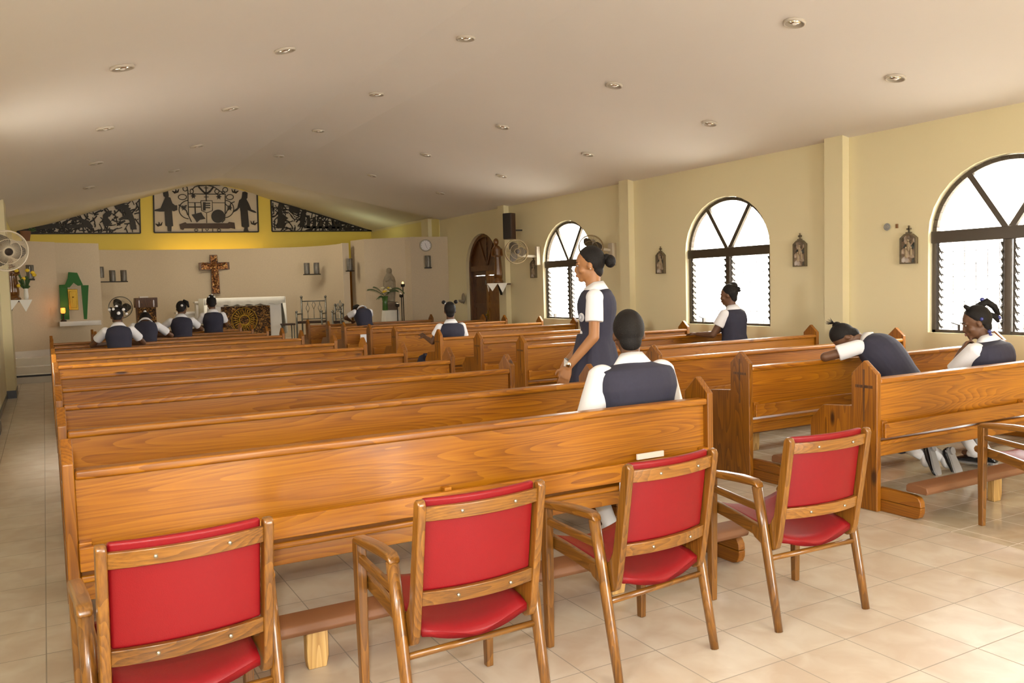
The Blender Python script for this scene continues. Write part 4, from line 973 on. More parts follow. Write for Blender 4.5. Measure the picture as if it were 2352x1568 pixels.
station(1518, 603, 'framed picture plaque with cross finial just left of the middle window'); station(1226, 618, 'framed picture plaque with cross finial beside the wall fan, farthest')
p = at(2038, 521, 0, XR-.012); t = empty('round_badge', p, -PI/2, 'small grey round disc with two pale loops on the wall', 'wall disc')
MB().lathe([(.001, 0), (.042, 0), (.045, .006), (.042, .012), (.001, .012)], 28, m=mr).obj('disc', flat('grey_disc', (.24, .25, .24), .5), t, smooth=False)
m = MB()
for x in (-.017, .017): m.tube([(x+.012*math.cos(a), -.014, .012*math.sin(a)) for a in [2*PI*k/14 for k in range(15)]], .003, 5)
m.obj('loops', M['clockrim'], t)
p = at(2060, 519, 0, XR-.012); o = MB().box(-.012, .012, -.01, .012, -.025, .025).obj('wall_clip', M['chairwood'], bevel=.003); o.location = p; o.rotation_euler = (0, 0, -PI/2); tag(o, 'tiny brown clip on the wall beside the grey disc', 'clip')
p = at(1406, 570, 0, XR-.012); t = empty('wall_button', p, -PI/2, 'small round dark wall disc right of the tilted fan', 'wall disc')
MB().lathe([(.001, 0), (.055, 0), (.06, .01), (.05, .02), (.001, .02)], 24, m=mr).obj('disc', M['plasticgrey'], t)
MB().tube([(.024*math.cos(a), -.022, .012+.024*math.sin(a)) for a in [2*PI*k/14 for k in range(15)]], .006, 5).obj('loop', M['plasticcream'], t)
p = at(1066, 685, 0, XR-.05); t = empty('water_font', p, -PI/2, 'small pale holy water font on the wall left of the side door', 'font')
MB().ell((0, -.02, 0), (.085, .03, .13)).obj('back_plate', M['stone'], t, smooth=True); MB().lathe([(.02, -.11), (.07, -.08), (.085, -.03), (.07, -.03), (.05, -.07)], 18, (0, -.06, 0)).obj('bowl', M['stone'], t, smooth=True)

# carved saint on a wall shelf (right, beside the door) and its counterpart on the left
def shelf_statue(pshelf, ax, val, hpx, rz, mirror, label_s, label_t, label_c, body_only=False):
    p = at(*pshelf, ax, val); d = (p-Vector((0, 0, CH))).dot(_f); H = hpx*d/CF
    sh = empty('statue_shelf', p, rz, label_s, 'shelf', 'statue shelves'); MB().box(-.20, .22, -.16, .30, -.03, 0).obj('board', M['doordark'], sh, bevel=.004)
    MB().prism([(.30, -.03), (.30, -.25), (.27, -.25), (.0, -.05), (.0, -.03)], 0, -.02, .02).obj('bracket', M['iron'], sh)
    c = MB(); c.box(-.21, .23, -.17, .28, .0, .008)
    c.prism([(-.21, .004), (0.02, .004), (-.1, -.16)], 1, -.178, -.17); c.prism([(.02, .004), (.23, .004), (.12, -.20)], 1, -.178, -.17); c.prism([(-.17, .004), (.1, .004), (-.03, -.17)], 0, -.222, -.21)
    c = c.obj('shelf_cloth', M['cloth']); c.location = p+Vector((0, 0, .001)); c.rotation_euler = (0, 0, rz); tag(c, label_c, 'cloth')
    t = empty('saint_statue', p+Vector((0, 0, .010)), rz, label_t, 'statue', 'carved wooden statues')
    m = MB(); m.lathe([(.11, 0), (.115, .03*H), (.10, .06*H), (.085, .085*H), (.088, .10*H), (.06, .12*H)], 24); m.obj('pedestal', M['statue'], t, smooth=True)
    rings = []
    for r0, z, dx in ((.085, .10, 0), (.090, .2, 0), (.080, .38, 0), (.072, .55, -.005), (.075, .66, -.01), (.085, .72, -.012), (.092, .77, -.015), (.06, .82, -.02), (.032, .845, -.025)):
        rings.append([(dx+r0*(1+.06*math.sin(10*a))*math.cos(a), .8*r0*(1+.06*math.sin(10*a))*math.sin(a), z*H) for a in [2*PI*k/40 for k in range(40)]])
    MB().loft(rings).obj('robe', M['statue'], t, smooth=True)
    m = MB(); m.ell((-.03, -.005, .92*H), (.060, .066, .078*H+.005)); m.tube([(-.03, 0, .82*H), (-.03, 0, .88*H)], .026, 10); m.obj('head', M['statue'], t, smooth=True)
    for s_ in (-1, 1):
        m = MB(); m.tube([(s_*.085-.015, 0, .76*H), (s_*.10-.01, -.02, .62*H), (s_*.03-.02, -.10, .60*H)], [.034, .030, .020], 10); m.ell((s_*.02-.02, -.11, .605*H), .024); m.obj('arm', M['statue'], t, smooth=True)
    return p
shelf_statue((1145, 651), 0, 8.58, 102, R(-40), 1, 'dark wall shelf under the carved saint by the side door', 'glossy carved wooden saint statue beside the arched side door', 'white triangular-edged cloth under the saint by the side door')
pl_ = shelf_statue((32, 690), 1, 16.9, 95, R(20), -1, 'dark wall shelf under the statue behind the left pillar', 'dark carved wooden statue half hidden behind the left fan', 'white pointed cloth on the shelf at the left pillar')
t = empty('flower_vase', pl_+Vector((.19, -.11, .011)), label='white vase of yellow flowers on the left wall shelf', cat='flowers')
MB().lathe([(.03, 0), (.038, .06), (.03, .16), (.036, .19), (.028, .19), (.02, .1)], 14).obj('vase', M['cloth'], t, smooth=True)
m = MB(); rg = random.Random(2)
for k in range(22): a = rg.uniform(0, 6.28); m.tube([(0, 0, .16), (.10*math.cos(a)*rg.random()-.03, .08*math.sin(a), .22+.22*rg.random())], [.006, .018], 5)
m.obj('foliage', M['leaf'], t)
for x, z in ((-.12, .50), (.04, .50), (.12, .46), (-.02, .36), (-.1, .24), (.14, .42)): MB().ell((x, -.03, z), (.035, .03, .03), 10, 7).obj('bloom', M['yellow'], t, smooth=True)

# ================================================================ PEOPLE
def V3(*a): return Vector(a)
def union(mb, name, mat, parent, vox, it=3):
    o = mb.obj(name+'_tmp', mat)
    r = o.modifiers.new('r', 'REMESH'); r.mode = 'VOXEL'; r.voxel_size = vox; r.use_smooth_shade = True
    s_ = o.modifiers.new('s', 'SMOOTH'); s_.factor = .5; s_.iterations = it
    dg = bpy.context.evaluated_depsgraph_get(); dg.update()
    me = bpy.data.meshes.new_from_object(o.evaluated_get(dg)); me.name = name
    om = o.data; bpy.data.objects.remove(o); bpy.data.meshes.remove(om)
    me.materials.clear(); me.materials.append(mat)
    for p in me.polygons: p.use_smooth = True
    q = bpy.data.objects.new(name, me); COL.objects.link(q)
    if parent: q.parent = parent
    return q
def frame_from(up, fwd):
    up = up.normalized(); fwd = (fwd-up*fwd.dot(up)).normalized(); rt = fwd.cross(up).normalized()
    return Matrix(((rt.x, fwd.x, up.x), (rt.y, fwd.y, up.y), (rt.z, fwd.z, up.z)))
def ring(c, ax, fr, a, b, n=24, p=2.3):
    out = []
    for k in range(n):
        t = 2*PI*k/n; ct, st = math.cos(t), math.sin(t)
        out.append(c+ax*(a*math.copysign(abs(ct)**(2/p), ct))+fr*(b*math.copysign(abs(st)**(2/p), st)))
    return out
TORSO = [(0, .165, .125), (.14, .172, .13), (.35, .138, .105), (.52, .145, .112), (.70, .165, .122), (.82, .168, .108), (.91, .125, .085), (1.0, .062, .062)]
VEST = [(-.02, .176, .138), (.10, .182, .140), (.34, .156, .120), (.52, .166, .130), (.66, .182, .142), (.76, .180, .142), (.84, .176, .132), (.895, .166, .118), (.935, .138, .104), (.965, .10, .09), (.98, .085, .085)]
def torso_rings(prof, P, gx=0, w=1, d=1):
    pel, chest, nk, ax, fr0 = P
    out = []
    for t, a, b in prof:
        c = pel*(1-t)**2+chest*2*t*(1-t)+nk*t*t
        tt = (chest-pel)*2*(1-t)+(nk-chest)*2*t; tt.normalize()
        f = (fr0-tt*fr0.dot(tt)).normalized(); x = (ax-tt*ax.dot(tt)-f*ax.dot(f)).normalized()
        ww = w if t < .9 else 1+(w-1)*.4
        out.append(ring(c, x, f, (a+gx)*ww, (b+gx)*(d if t < .9 else 1)))
    return out
def hand(mb, wr, d, pn, s_, curl=.5, sc=1):
    """wr wrist point, d direction of the hand, pn palm normal, s_ side (+1 thumb on +side)"""
    d = d.normalized(); pn = (pn-d*pn.dot(d)).normalized(); sd = d.cross(pn)*s_
    rings = []
    for u, w_, h in ((-.01, .026, .020), (.02, .034, .017), (.055, .041, .015), (.085, .040, .012)):
        rings.append(ring(wr+d*u*sc, sd, pn, w_*sc, h*sc, 12))
    mb.loft(rings)
    for k, (o_, l) in enumerate(((-.031, .058), (-.011, .072), (.010, .078), (.030, .068))):
        a = wr+d*.08*sc+sd*o_*sc; d1 = (d*math.cos(curl*.6)+pn*math.sin(curl*.6)+sd*o_*1.5).normalized(); b = a+d1*l*.52*sc
        d2 = (d*math.cos(curl*1.5)+pn*math.sin(curl*1.5)).normalized(); c = b+d2*l*.48*sc
        mb.cap2(a-d1*.01, b, .0095*sc, .0088*sc, 8); mb.cap2(b, c, .0088*sc, .0072*sc, 8)
    a = wr+d*.022*sc+sd*.030*sc; b = a+(d*.6+sd*.7+pn*.25).normalized()*.042*sc; c = b+(d*.9+sd*.15+pn*.35).normalized()*.032*sc
    mb.cap2(a, b, .013*sc, .0105*sc, 8); mb.cap2(b, c, .0105*sc, .0085*sc, 8)
def shoe(parent, an, d, up, sc=1):
    """an = ankle joint, d = toe direction, up = away from sole"""
    d = d.normalized(); up = (up-d*up.dot(d)).normalized(); sd = d.cross(up)
    m = MB(); so = MB(); base = an-up*.075*sc; rings = []; rs = []
    for u, w_, h, l in ((-.075, .022, .030, .030), (-.062, .032, .056, .004), (-.03, .036, .070, 0), (.02, .036, .066, 0), (.07, .042, .050, 0), (.12, .046, .040, 0), (.155, .040, .032, 0), (.178, .022, .022, .004)):
        c = base+d*u*sc; pts = []; ps = []
        for k in range(14):
            t = 2*PI*k/14; x = w_*math.cos(t); z = h/2+h/2*math.sin(t); z = max(z, .004+l*.2); pts.append(c+sd*x*sc+up*(z+.008)*sc)
            ps.append(c+sd*(x*1.04)*sc+up*(.004+(.008 if math.sin(t) > 0 else -.006))*sc)
        rings.append(pts); rs.append(ps)
    m.loft(rings); so.loft(rs)
    hl = MB(); hl.loft([ring(base+d*-.045*sc+up*z*sc, sd, d, .030*sc, .030*sc, 12) for z in (-.020, .004)])
    o = m.obj('shoe', M['shoe'], parent, smooth=True); so.add(hl.v, hl.f); so.obj('sole', M['sole'], o)
def person(label, loc, rz, J, w=1, d=1, sc=1.08, skin='skin', vox=.009, hair=(), ties=(), sleeve=.56, skirt='sit', face=True, group='uniformed pupils', hairstyle='full', legs=True, vb=0, vw=1.0, hs=1.0):
    t = empty('person', loc, R(rz), label, 'person', group); t.scale = (sc, sc, sc)
    pel, chest, nk, hd = J['pel'], J['chest'], J['nk'], J['hd']
    shR, shL = J['shR'], J['shL']; ax = (shR-shL).normalized(); fr = J.get('front', V3(0, 1, 0)); P = (pel, chest, nk, ax, fr)
    F = frame_from(J.get('hup', hd-nk), J.get('hfw', fr))*hs; H = lambda x, y, z: hd+F @ V3(x, y, z)
    F4 = F
    b = MB(); b.loft(torso_rings(TORSO, P, 0, w, d))
    b.tube([nk-(hd-nk)*.2, nk+(hd-nk)*.25, H(0, -.022, -.05)], [.062, .054, .056], 16)
    b.ell(H(0, -.008, .022), (.074, .094, .095), 20, 14, F4); b.ell(H(0, .018, -.040), (.058, .070, .078), 18, 12, F4); b.ell(H(0, .064, -.092), (.028, .024, .022), 12, 8, F4)
    b.tube([H(0, .082, .012), H(0, .094, -.012), H(0, .098, -.032), H(0, .090, -.046)], [.008, .0085, .0105, .009], 10); b.ell(H(0, .084, -.064), (.025, .014, .014), 12, 8, F4)
    for s_ in (-1, 1):
        b.ell(H(s_*.030, .076, .018), (.024, .014, .010), 10, 8, F4); b.ell(H(s_*.042, .056, -.032), (.024, .024, .022), 10, 8, F4)
        b.ell(H(s_*.078, -.006, -.010), (.010, .018, .028), 12, 8, F4)
    for s_, sh, el, wr in ((1, shR, J['elR'], J['wrR']), (-1, shL, J['elL'], J['wrL'])):
        g = 1+(w-1)*.6
        b.ell(sh-V3(0, 0, .012), (.046*g, .046, .044)); b.cap2(sh-V3(0, 0, .01), el, .042*g, .039*g, 14); b.cap2(el, el*.6+wr*.4, .040*g, .036*g, 14); b.cap2(el*.6+wr*.4, wr, .036*g, .026, 14)
        hdn = J.get('hdR' if s_ > 0 else 'hdL', (wr-el)); pn = J.get('pnR' if s_ > 0 else 'pnL', V3(0, 0, -1)); hand(b, wr, hdn, pn, J.get('thR' if s_ > 0 else 'thL', -s_), J.get('curl', .5))
    if legs:
        for hp, kn, an in ((J['hipR'], J['knR'], J['anR']), (J['hipL'], J['knL'], J['anL'])):
            b.cap2(hp, kn, .085, .058, 14); b.cap2(kn, kn*.62+an*.38, .056, .054, 14); b.cap2(kn*.62+an*.38, an, .054, .036, 14)
            b.cap2(an, an+(J['toe'] if 'toe' in J else V3(0, .12, 0))*.9, .034, .024, 10)
    union(b, 'body', M[skin], t, vox)
    # blouse with short sleeves, collar
    s1 = MB(); s1.loft(torso_rings([q for q in TORSO if .1 < q[0] < .95]+[(.96, .085, .078)], P, .008, w, d))
    for s_, sh, el in ((1, shR, J['elR']), (-1, shL, J['elL'])):
        g = 1+(w-1)*.6; e2 = sh+(el-sh)*sleeve; dd = (el-sh).normalized()
        s1.ell(sh, (.064*g, .062, .060)); s1.tube([sh-dd*.01, sh+(e2-sh)*.5, e2], [.060*g, .064*g, .066*g], 18)
    union(s1, 'blouse', M['shirt'], t, vox*.9)
    up = (hd-nk).normalized(); 
    tt = (nk-chest).normalized()*.6+up*.4; tt.normalize(); fx = (fr-tt*fr.dot(tt)).normalized(); x_ = ax-tt*ax.dot(tt); x_.normalize()
    col = MB(); rr = []
    for k in range(33):
        a = PI/2+.22+(2*PI-.44)*k/32; c, s_ = math.cos(a), math.sin(a)
        def q(r1, r2, z): return nk+x_*(r1*c)+fx*(r2*s_)+tt*z
        fz = -.035*max(0, s_)
        rr.append([q(.060, .062, .038+fz), q(.068, .070, .042+fz), q(.108*(1+(w-1)*.3), .100, -.018+fz*1.5), q(.100*(1+(w-1)*.3), .092, -.026+fz*1.5)])
    col.loft(rr); c_ = col.obj('collar', M['shirt'], t, smooth=True)
    # sleeveless tunic
    v = MB(); vr_ = torso_rings(VEST, P, .004, w*vw, d)
    if vb: vr_ = [[q_-fr*vb for q_ in r_] if k_ > 1 else r_ for k_, r_ in enumerate(vr_)]
    v.loft(vr_)
    if skirt == 'stand':
        rings = []
        for z, a, bb in ((pel.z+.16, .158, .124), (pel.z+.05, .190, .150), (pel.z-.10, .215, .185), (pel.z-.35, .24, .22), (pel.z-.52, .25, .235)):
            rings.append([V3(pel.x, pel.y, z)+ax*(a*math.cos(2*PI*k/40)*(1+.03*math.sin(9*2*PI*k/40)))+fr*(bb*math.sin(2*PI*k/40)*(1+.03*math.sin(9*2*PI*k/40))) for k in range(40)])
        v.loft(rings)
    else:
        for hp, kn in ((J['hipR'], J['knR']), (J['hipL'], J['knL'])): v.cap2(hp, kn, .115*max(1, w*.9), .082, 16)
        mid = (J['knR']+J['knL'])/2; v.loft([ring(pel*(1-u)+mid*u, ax, (V3(0, 0, 1) if skirt == 'sit' else fr).normalized(), .175*w, .105, 20) for u in (0, .4, .8, 1)])
        if skirt == 'kneel':
            for kn, an in ((J['knR'], J['anR']), (J['knL'], J['anL'])): v.cap2(kn, kn*.55+an*.45, .080, .085, 12)
    union(v, 'tunic', M['navy'], t, vox)
    # hair
    hm = MB(); vs = []; 
    tmp = MB(); tmp.ell((0, -.022, .030), (.084, .098, .104), 28, 20)
    for (x, y, z) in tmp.v:
        f_ = z-(.088+(y-.060)*(.105/.085))
        if f_ < 0 and y > -.09 : k = max(.80, 1+f_*6); x, y, z = x*k, -.022+(y+.022)*k, .02+(z-.02)*k
        vs.append(H(x, y, z))
    hm.v = [tuple(q_) for q_ in vs]; hm.f = tmp.f
    hm.ell(H(0, -.052, -.040), (.060, .045, .060), 20, 14, F4)
    hr = union(hm, 'hair', M['hair'], t, max(.006, vox*.8), 4)
    for hh in hair:
        kind = hh[0]
        if kind == 'ball': m = MB(); m.ell(H(*hh[1]), hh[2], 16, 10, F4); m.obj('hair_bun', M['hair'], hr, smooth=True)
        elif kind == 'tail': m = MB(); m.tube([H(*p_) for p_ in hh[1]], hh[2], 10); m.obj('hair_plait', M['hair'], hr, smooth=True)
        elif kind == 'wisps':
            m = MB(); rg = random.Random(5)
            for k in range(16):
                a = rg.uniform(0, 6.28); c0 = V3(*hh[1]); e = c0+V3(math.cos(a)*.05, -.01+rg.uniform(-.03, .03), .035+rg.random()*.04); m.tube([H(*c0), H(*((c0+e)/2+V3(.01, 0, 0))), H(*e)], [.004, .002, .0008], 4)
            m.obj('loose_strands', M['hair'], hr)
    for mt, p_, r_ in ties: m = MB(); m.ell(H(*p_), r_, 12, 8); m.obj('hair_bobble', M[mt], hr, smooth=True)
    if face:
        for s_ in (-1, 1):
            e = MB(); e.ell(H(s_*.031, .079, .004), (.012, .007, .0065), 12, 8, F4); eo = e.obj('eye', M['eyew'], t, smooth=True)
            MB().ell(H(s_*.031, .0845, .004), (.0055, .0030, .0058), 10, 6, F4).obj('iris', M['eyeb'], eo, smooth=True)
            bm_ = MB(); bm_.tube([H(s_*.014, .094, .024), H(s_*.032, .092, .031), H(s_*.050, .078, .024)], [.003, .004, .002], 6); bm_.obj('eyebrow', M['hair'], t, smooth=True)
        lp = MB(); lp.ell(H(0, .0965, -.061), (.021, .006, .0055), 12, 6, F4); lp.ell(H(0, .0955, -.070), (.018, .006, .006), 12, 6, F4); lp.obj('lips', M['lip'], t, smooth=True)
    if legs:
        for kn, an, td in ((J['knR'], J['anR'], J.get('toeR', V3(0, 1, 0))), (J['knL'], J['anL'], J.get('toeL', V3(0, 1, 0)))):
            m = MB(); m.tube([kn*.42+an*.58, kn*.2+an*.8, an+(kn-an)*.02], [.049, .044, .042], 14); m.cap2(an, an+td.normalized()*.05, .040, .036, 12); m.obj('sock', M['sock'], t, smooth=True)
            upv = J.get('shoeup', (kn-an)); shoe(t, an, td, upv)
    return t
def body_sit(seat=.45, lean=4, side=0, head=(0, 6), wid=.165):
    """seated, facing +y; seat in local units; head=(turn left, bow) in degrees"""
    p = V3(0, 0, seat+.10); ln = R(lean); sd = R(side)
    up = V3(math.sin(sd), math.sin(ln), math.cos(ln)).normalized(); ch = p+V3(0, -.0, 0)+up*.28+V3(0, -.015, 0); nk = p+up*.50
    J = dict(pel=p, chest=ch, nk=nk)
    return J, up, wid
def finish(J, up, wid, head, legs_kind, seat=.45, el=None, twist=0):
    tw = Matrix.Rotation(R(twist), 3, 'Z'); ax = tw @ V3(1, 0, 0); ax = (ax-up*ax.dot(up)).normalized(); fr = up.cross(ax).normalized()
    J['front'] = fr
    c = J['nk']-up*.065; J['shR'] = c+ax*wid; J['shL'] = c-ax*wid
    turn, bow = head; hf = Matrix.Rotation(R(turn), 3, 'Z') @ fr; rt = hf.cross(V3(0, 0, 1)).normalized(); rot = Matrix.Rotation(-R(bow), 3, rt)
    hup = rot @ (up*.6+V3(0, 0, 1)*.4).normalized(); hfw = rot @ hf
    J['hup'] = hup; J['hfw'] = hfw; J['hd'] = J['nk']+hup*.165+hfw*.015
    p = J['pel']
    if legs_kind == 'sit':
        for s_, k in ((1, 'R'), (-1, 'L')): J['hip'+k] = p+V3(s_*.085, .02, -.01); J['kn'+k] = V3(s_*.10, .42, seat+.06); J['an'+k] = V3(s_*.09, .30, .085)
    elif legs_kind == 'kneel':
        for s_, k in ((1, 'R'), (-1, 'L')): J['hip'+k] = p+V3(s_*.08, 0, -.02); J['kn'+k] = V3(s_*.09, J['kny'], J['knz']); J['an'+k] = V3(s_*.07, J['kny']-.40, .12)
        J['toeR'] = V3(0, -.25, -1); J['toeL'] = V3(0, -.25, -1); J['toe'] = V3(0, -.02, -.06); J['shoeup'] = V3(0, 1, 0)
    elif legs_kind == 'stand':
        for s_, k in ((1, 'R'), (-1, 'L')): J['hip'+k] = p+V3(s_*.08, 0, -.02); J['kn'+k] = V3(s_*.09, .05*s_+.02, .47); J['an'+k] = V3(s_*.08, .09*s_-.03, .085)
    return J
def arms(J, elR, wrR, elL, wrL, **k):
    J['elR'], J['wrR'], J['elL'], J['wrL'] = V3(*elR), V3(*wrR), V3(*elL), V3(*wrL); J.update(k); return J

# -- large girl on the nearest left pew, seen from behind
J, up, wd = body_sit(seat=.445, lean=5); finish(J, up, .212, (-30, 10), 'sit', .445); J['hd'] = J['hd']-V3(0, 0, .012)
arms(J, (.30, .05, .70), (.12, .30, .60), (-.30, .05, .70), (-.12, .30, .60))
J['anR'] = V3(.10, .16, .085); J['anL'] = V3(-.11, .10, .085)
person('large person seated in the nearest left pew, cropped hair, back of navy tunic to camera', (3.15, 4.125, 0), 2, J, w=1.42, d=1.12, sc=1.10, vox=.008, sleeve=.80, face=False, vw=1.04, hs=1.06)
# -- standing girl in the aisle, in profile, with bun, book and wrist watch
J = dict(pel=V3(0, 0, .94), chest=V3(0, -.01, 1.20), nk=V3(0, .0, 1.42)); finish(J, V3(0, .01, 1).normalized(), .160, (0, 6), 'stand')
arms(J, (.20, .02, 1.08), (.17, .20, .90), (-.205, .01, 1.09), (-.19, .19, .885), hdR=V3(0, .3, -1), hdL=V3(0, .35, -1), pnR=V3(-1, 0, 0), pnL=V3(1, 0, 0), thR=-1, thL=-1)
pg = person('only standing person, walking in the aisle with hair bun, wrist watch and school badge', (3.80, 5.50, 0), 56, J, w=.93, d=.95, vb=.012, sc=1.125, skin='skinlit', vox=.0065, skirt='stand',
    hair=(('ball', (0, -.150, .005), (.046, .040, .046)), ('ball', (0, -.128, .03), (.03, .03, .03))), sleeve=.62)
m = MB(); wl = J['wrL']; m.tube([wl+V3(.032*math.cos(a), .031*math.sin(a)*.8, .02-.01*math.sin(a)) for a in [2*PI*k/18 for k in range(19)]], .006, 6)
wt = m.obj('watch_strap', M['trimwhite'], pg, smooth=True); MB().ell(wl+V3(-.034, -.004, .02), (.008, .020, .020), 14, 8).obj('watch_face', M['chrome'], wt, smooth=True)
m = MB(); bp = J['chest']+V3(-.118, .102, .02); m.ell(bp, (.027, .010, .031), 18, 8, Matrix.Rotation(R(48), 3, 'Z')); bd = m.obj('school_badge', M['badge'], pg, smooth=True)
m = MB(); bq = Matrix.Rotation(R(48), 3, 'Z')
for r_ in (.019, .012): m.tube([bp+bq @ V3(r_*math.cos(a), .011, r_*1.1*math.sin(a)) for a in [2*PI*k/16 for k in range(17)]], .0016, 4)
m.tube([bp+bq @ V3(-.012, .012, -.004), bp+bq @ V3(0, .012, -.014), bp+bq @ V3(.012, .012, -.004)], .002, 4); m.obj('badge_emblem', M['badgegrey'], bd)
MB().ell(J['hd']+V3(-.088, -.01, -.03), .006, 8, 6).obj('ear_stud', M['chrome'], pg, smooth=True)
bk = MB().box(-.010, .010, -.085, .085, -.115, .115); o = bk.obj('book', M['bookblack'], bevel=.002); rzz = R(56)
bpos = Vector((3.80, 5.50, 0))+Matrix.Rotation(rzz, 3, 'Z') @ (V3(.05, .30, .815)*1.125)+Vector((.09, -.06, 0)); o.location = bpos; o.rotation_euler = (R(4), R(3), R(-22)); tag(o, 'black and white book held down at the side of the standing person', 'book')
MB().box(-.0135, -.0105, -.082, .082, -.112, .112).obj('white_cover', M['paper'], o); MB().box(-.009, .009, .080, .088, -.110, .110).obj('page_edges', M['paper'], o)
# -- girl kneeling by the middle window
def kneeler_pose(knz=.235, lean=3, head=(0, 8), kny=.12, wid=.165, twist=0):
    J = dict(pel=V3(0, 0, knz+.43), kny=kny, knz=knz+.05); ln = R(lean); up = V3(0, math.sin(ln), math.cos(ln)); J['chest'] = J['pel']+up*.28; J['nk'] = J['pel']+up*.50
    return finish(J, up, wid, head, 'kneel', twist=twist)
J = kneeler_pose(lean=5, head=(22, 6)); arms(J, (.24, .16, .98), (.10, .36, .86), (-.25, .14, .86), (-.20, .40, .86), hdL=V3(-.1, 1, .1), hdR=V3(-.3, 1, .1))
person('person kneeling upright in front of the middle window, hair pinned up, back to camera', (7.82, 8.13, 0), 12, J, w=1.0, sc=1.09, vox=.010,
    hair=(('ball', (.03, -.07, .095), (.040, .05, .050)), ('ball', (.01, -.11, .055), (.03, .04, .03)), ('ball', (.03, -.125, .03), (.02, .025, .012))))
# -- girl bowed over crossed arms on the pew in front
J = dict(pel=V3(-.10, -.03, .60), chest=V3(-.075, .10, .88), nk=V3(-.10, .36, 1.015)); up = (J['nk']-J['pel']).normalized(); ax = V3(1, .12, .06).normalized(); ax = (ax-up*ax.dot(up)).normalized()
J['front'] = up.cross(ax).normalized(); c = J['nk']-up*.05; J['shR'] = c+ax*.165; J['shL'] = c-ax*.165
J['hup'] = V3(-.55, .75, .20).normalized(); J['hfw'] = V3(-.25, .15, -1).normalized(); J['hd'] = V3(-.215, .47, 1.05)
arms(J, (.22, .50, .905), (-.08, .58, .905), (-.44, .50, .905), (-.20, .60, .915), hdR=V3(-1, .1, 0), hdL=V3(1, -.15, -.05), pnR=V3(0, .2, -1), pnL=V3(0, .2, -1), curl=.35)
for s_, k in ((1, 'R'), (-1, 'L')): J['hip'+k] = J['pel']+V3(s_*.08, 0, -.02); J['kn'+k] = V3(s_*.09, .22, .27)
J['anR'] = V3(.14, -.17, .10); J['anL'] = V3(-.02, -.10, .12); J['toeR'] = V3(.2, -.3, -1); J['toeL'] = V3(-.3, -.5, -1); J['shoeup'] = V3(0, 1, -.1); J['toe'] = V3(0, -.02, -.06)
person('person bowed with head on folded arms over the pew rail at the right', (6.33, 4.50, 0), 4, J, w=1.0, sc=1.05, vox=.008,
    hair=(('ball', (.02, -.085, .085), (.036, .036, .038)), ('wisps', (.02, -.10, .11))), skirt='kneel', face=False, sleeve=.62)
# -- girl at the right, chin on hand
J, up, wd = body_sit(seat=.445, lean=8, side=-2); finish(J, up, .205, (36, 14), 'sit', .445, twist=8)
J['hd'] = J['hd']+V3(.015, .02, -.01); chin = J['hd']+frame_from(J['hup'], J['hfw']) @ V3(0, .06, -.11)
arms(J, (.27, .10, .66), (.10, .32, .60), (-.23, .24, .74), tuple(chin+V3(-.10, .03, -.10)), hdL=V3(.75, 0, .8), pnL=V3(.8, -.5, 0), thL=1, curl=1.2)
J['anR'] = V3(.10, .12, .085); J['anL'] = V3(-.05, .12, .10)
person('person with plaits and blue bobbles, chin on hand, seated in the nearest right pew', (6.88, 4.14, 0), 0, J, hs=1.08, w=1.34, d=1.12, sc=1.03, vox=.008, sleeve=.78,
    hair=(('tail', [(.03, -.06, .11), (.06, -.13, .125), (.08, -.17, .07), (.09, -.18, 0)], [.03, .03, .026, .018]), ('tail', [(.05, -.10, .03), (.07, -.15, 0), (.075, -.16, -.05)], [.028, .024, .012]), ('tail', [(-.03, .02, .12), (-.045, .04, .150)], [.022, .014])),
    ties=(('tieb', (.055, -.105, .150), .018), ('tieb', (.09, -.175, -.02), .018), ('tieb', (.088, -.10, .01), .016), ('tieb', (-.080, -.05, -.085), .016), ('tieb', (-.082, -.048, -.11), .014), ('tieb', (-.078, -.03, .02), .015)))
# -- girl with two buns in a right pew near the side door
J, up, wd = body_sit(seat=.47, lean=3); finish(J, up, .170, (-22, 0), 'sit', .47)
J['anR'] = V3(.09, .22, .085); J['anL'] = V3(-.09, .2, .085)
arms(J, (.25, .06, .74), (.12, .30, .70), (-.24, .14, .80), (-.25, .38, .86), hdL=V3(-.3, 1, .5), pnL=V3(0, 1, 0))
person('person with two small buns seated in a right pew before the arched side door', (5.30, 11.42, 0), 0, J, w=1.06, sc=1.05, vox=.010, face=False,
    hair=(('ball', (-.085, -.02, .125), (.030, .028, .028)), ('ball', (.088, -.02, .125), (.030, .028, .028))), ties=(('tiew', (-.065, -.03, .108), .012),))
# -- girl bowed in front of the statue
J = kneeler_pose(lean=22, head=(0, 80), kny=.16); arms(J, (.27, .36, .96), (.08, .52, .90), (-.27, .36, .96), (-.08, .52, .90))
person('person kneeling with head bowed out of sight before the stone statue', (6.02, 17.28, 0), 8, J, w=.96, sc=1.10, vox=.012, face=False, hair=(('ball', (-.03, -.07, .10), (.03, .03, .03)),), sleeve=.58)
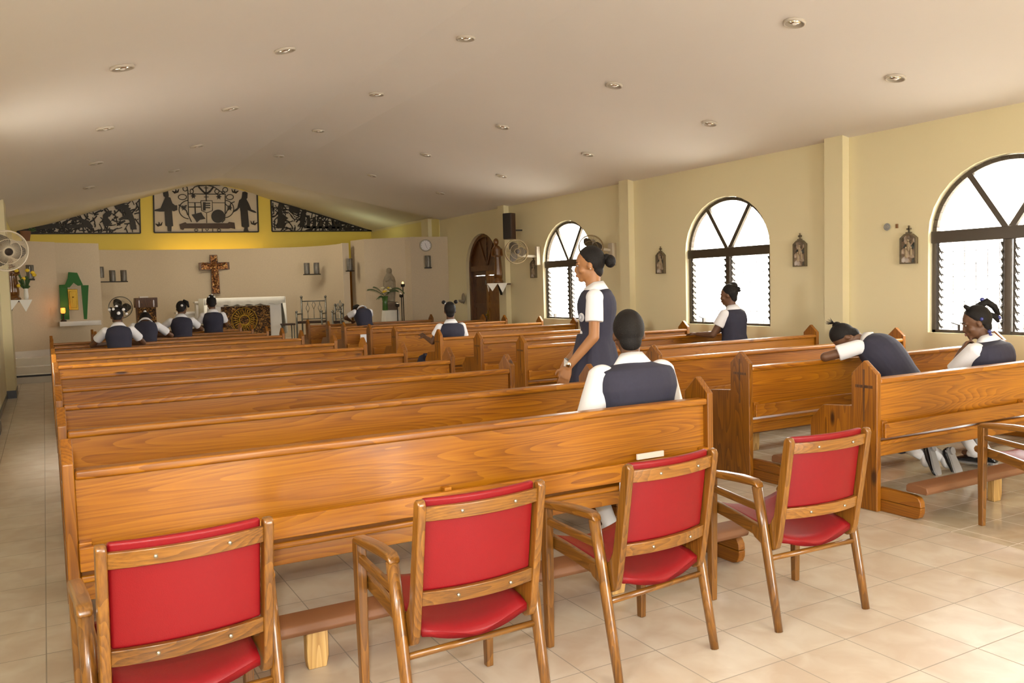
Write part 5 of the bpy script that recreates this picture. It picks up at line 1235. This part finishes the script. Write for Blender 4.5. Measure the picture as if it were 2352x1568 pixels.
# -- four girls kneeling on the left
J = kneeler_pose(lean=12, head=(0, 26), kny=.18); arms(J, (.33, .28, .90), (.05, .50, .90), (-.33, .28, .90), (-.05, .50, .90))
person('leftmost kneeling person, several white bobbles in the hair, elbows spread on the pew', (.93, 13.42, 0), 0, J, w=.94, sc=1.05, vox=.012, face=False, sleeve=.62,
    hair=(('tail', [(.05, -.05, .09), (.10, -.08, .08), (.12, -.08, .03)], [.026, .022, .014]), ('ball', (-.07, -.03, .11), (.03, .03, .028))),
    ties=(('tiew', (.0, -.08, .125), .018), ('tiew', (-.09, -.05, .09), .020), ('tiew', (-.045, -.105, .06), .020), ('tiew', (.085, -.09, .06), .022), ('tiew', (.015, -.125, -.02), .024), ('tiew', (.12, -.07, .0), .018)))
J = kneeler_pose(lean=24, head=(0, 60), kny=.2); arms(J, (.36, .34, .90), (.12, .50, .90), (-.30, .36, .92), (-.08, .52, .90))
person('person with head bowed low, kneeling second from left on the left side', (1.42, 14.80, 0), -6, J, w=.92, sc=1.08, vox=.012, face=False, sleeve=.66, hair=(('ball', (0, -.07, .10), (.03, .03, .03)),), ties=(('tiew', (.0, -.115, .07), .022),))
J = kneeler_pose(lean=10, head=(-20, 24), kny=.16); arms(J, (.34, .26, .94), (.10, .46, .90), (-.34, .26, .94), (-.10, .46, .90))
person('kneeling person third from left, side ponytail with one white bobble, elbows out on the pew', (2.13, 15.93, 0), 0, J, w=.94, sc=1.08, vox=.012, face=False, sleeve=.60,
    hair=(('tail', [(.04, -.07, .11), (.10, -.07, .08), (.12, -.04, .0)], [.03, .028, .016]),), ties=(('tiew', (.03, -.115, .0), .020),))
J = kneeler_pose(lean=4, head=(0, 18), kny=.12); arms(J, (.24, .14, .92), (.08, .34, .90), (-.25, .12, .92), (-.08, .34, .90))
person('upright kneeling person directly in front of the altar, white band over cropped hair', (2.86, 17.12, 0), 0, J, w=.95, sc=1.12, vox=.012, face=False, sleeve=.60,
    hair=(('ball', (0, -.05, .10), (.05, .05, .04)),), ties=(('tiew', (.045, -.09, .085), .018), ('tiew', (-.045, -.09, .085), .016), ('tiew', (.01, -.08, .125), .018)))
